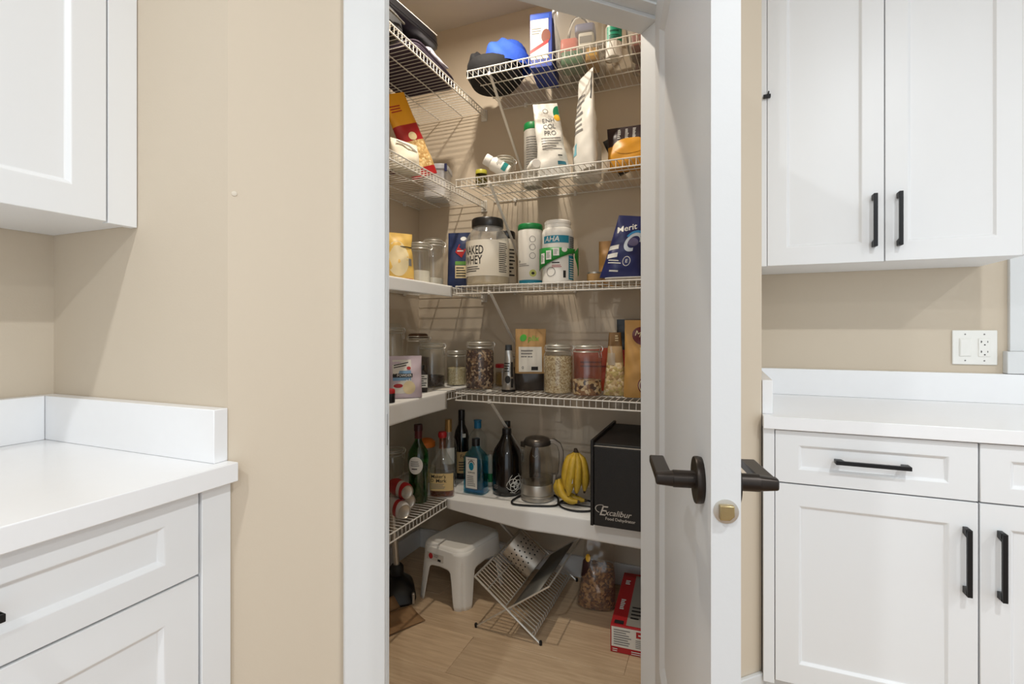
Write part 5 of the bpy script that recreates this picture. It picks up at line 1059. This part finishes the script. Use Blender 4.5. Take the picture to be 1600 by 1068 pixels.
# cutlery holder resting on the upper frame
ch = thing('cutlery_holder', 'perforated steel cutlery cylinder lying on the dish rack', 'cutlery holder', (-0.753, 1.775, 0)); un = Vector((dA.z, 0, -dA.x)).normalized()
if un.z < 0: un = -un
pc0 = a_lo + dA * 0.535 + un * 0.068 + Y * 0.25; axis_ = dA.normalized()
ch.location = Vector((-0.753, 1.775, 0)) + pc0; ch.rotation_mode = 'QUATERNION'; ch.rotation_quaternion = axis_.to_track_quat('Z', 'Y')
MB().lathe([(0.004, 0.002), (0.058, 0.002), (0.060, 0.0), (0.0615, 0.004), (0.0615, 0.138), (0.0625, 0.14), (0.0595, 0.14), (0.059, 0.006), (0.004, 0.006)], 40, cap0=False, cap1=False).build('cup', M_STEEL, ch, angle=40)
hl = MB()
for i in range(18):
    for k_ in range(5):
        an = R(20 * i + (10 if k_ % 2 else 0)); c_ = Vector((0.0617 * math.cos(an), 0.0617 * math.sin(an), 0.034 + 0.019 * k_))
        rad = Vector((math.cos(an), math.sin(an), 0)); tq = rad.to_track_quat('Z', 'X').to_matrix().to_4x4()
        hl.lathe([(0.0036, 0), (0.0034, 0.0005)], 8, Matrix.Translation(c_) @ tq)
hl.build('perforations', M_RUBBER, ch, kind='stuff')
# bag of cereal
q = Pouch(0.168, 0.30, 0.12, seed=4, wr=0.008, top=0.72, n=2.2, fall=1.3)
cb_ = thing('cereal_bag', 'clear bag of brown granola slumped on the floor', 'bag', (-0.484, 2.115, 0.002), face(-0.46, 2.1)); cb_.rotation_euler = (R(-4), R(3), face(-0.46, 2.1))
GRN = grains('granola', [C(150, 108, 66), C(120, 82, 50), C(176, 134, 86), C(92, 62, 42)], 110)
q2 = Pouch(0.158, 0.30, 0.112, seed=4, wr=0.006, top=0.72, n=2.2, fall=1.3)
q2.band(0.01, 0.58, cb_, 'granola', GRN, cap0=True, cap1=True)['kind'] = 'stuff'
q.band(0, 1, cb_, 'film', glass('bag_film', (0.93, 0.90, 0.86), rough=0.16, ior=1.5, haze=0.05))
disc(cb_, 'dark_label', glaze('granola_label', 60, 34, 34), -0.055, 0.17, 0.016, 0.05, q.mp, off=0.0014, rot=R(-20)); disc(cb_, 'yellow_mark', YELLOW, -0.045, 0.205, 0.010, 0.014, q.mp, off=0.002)

# red and white carton on the floor
rx = thing('printed_carton', 'red and white printed carton lying on the floor by the door', 'carton', (-0.368, 1.838, 0.001), R(3))
MB().box(0, 0.33, 0, 0.42, 0, 0.098).build('box', mat('carton_red', C(176, 32, 38), 0.5, var=0.05), rx, bevel=0.0015)
mr = flat_map(0.0); patch(rx, 'white_side', M_LABEL, 0.004, 0.326, 0.022, 0.094, mr); fineprint(rx, 0.012, 0.075, 0.028, 0.088, 7, mr, off=0.002); fineprint(rx, 0.09, 0.16, 0.028, 0.06, 5, mr, off=0.002); patch(rx, 'red_tab', RED, 0.092, 0.16, 0.066, 0.088, mr, off=0.0016); fineprint(rx, 0.10, 0.15, 0.07, 0.084, 1, mr, M_WINK, off=0.0026); fineprint(rx, 0.075, 0.20, 0.003, 0.018, 2, mr, M_WINK, off=0.0026); fineprint(rx, 0.008, 0.03, 0.004, 0.018, 2, mr, M_WINK, off=0.0026)
tm = lambda x, y, o=0.0: (x, y, 0.098 + 0.0008 + o); patch(rx, 'grey_top', mat('top_grey', C(150, 146, 138), 0.5), 0.055, 0.326, 0.01, 0.40, tm, off=0.0); patch(rx, 'barcode', M_INK, 0.012, 0.045, 0.012, 0.035, tm, off=0.0008)
fineprint(rx, 0.018, 0.036, 0.11, 0.19, 6, tm, M_WINK, off=0.001, fill=0.7); fineprint(rx, 0.018, 0.038, 0.31, 0.35, 3, tm, M_WINK, off=0.001, fill=0.7); fineprint(rx, 0.065, 0.11, 0.05, 0.15, 4, tm, M_INK, off=0.0014)
# floor tool and cardboard at the doorway edge
vc = thing('vacuum_cleaner', 'black upright vacuum head with a silver tube at the doorway edge', 'vacuum', (-1.325, 1.87, 0.001), R(40))
MB().loft([(0, 0.075, 0.11, 4), (0.01, 0.08, 0.115, 4), (0.045, 0.074, 0.10, 3), (0.075, 0.045, 0.06, 2.5), (0.09, 0.028, 0.03, 2)], 36).build('floor_head', BPLAS, vc); MB().lathe([(0.026, 0.085), (0.030, 0.09), (0.030, 0.125), (0.022, 0.135)], 24).build('collar', M_RUBBER, vc); MB().tube([(0, 0, 0.12), (-0.02, 0.01, 0.42)], 0.014, 14).build('tube', M_STEEL, vc); MB().box(0.055, 0.066, -0.113, -0.098, 0.005, 0.05).build('silver_strip', M_STEEL, vc, bevel=0.002)
cbx = thing('cardboard_flap', 'torn flap of brown cardboard lying on the floor', 'cardboard', (-1.215, 1.64, 0.001), R(68)); CBM = mat('cardboard', C(150, 116, 80), 0.8, var=0.08, scale=40, stretch=(1, 14, 1))
MB().grid(lambda a, b: (-0.14 + 0.28 * a, -0.05 + 0.10 * b - 0.02 * a, 0.004 + 0.022 * (b) ** 2 + 0.006 * math.sin(3 * a)), 14, 8).build('sheet', CBM, cbx, solid=0.0035); MB().grid(lambda a, b: (-0.14 + 0.24 * a, 0.05 + 0.05 * b, 0.026 + 0.03 * b), 10, 4).build('torn_edge', CBM, cbx, solid=0.003)
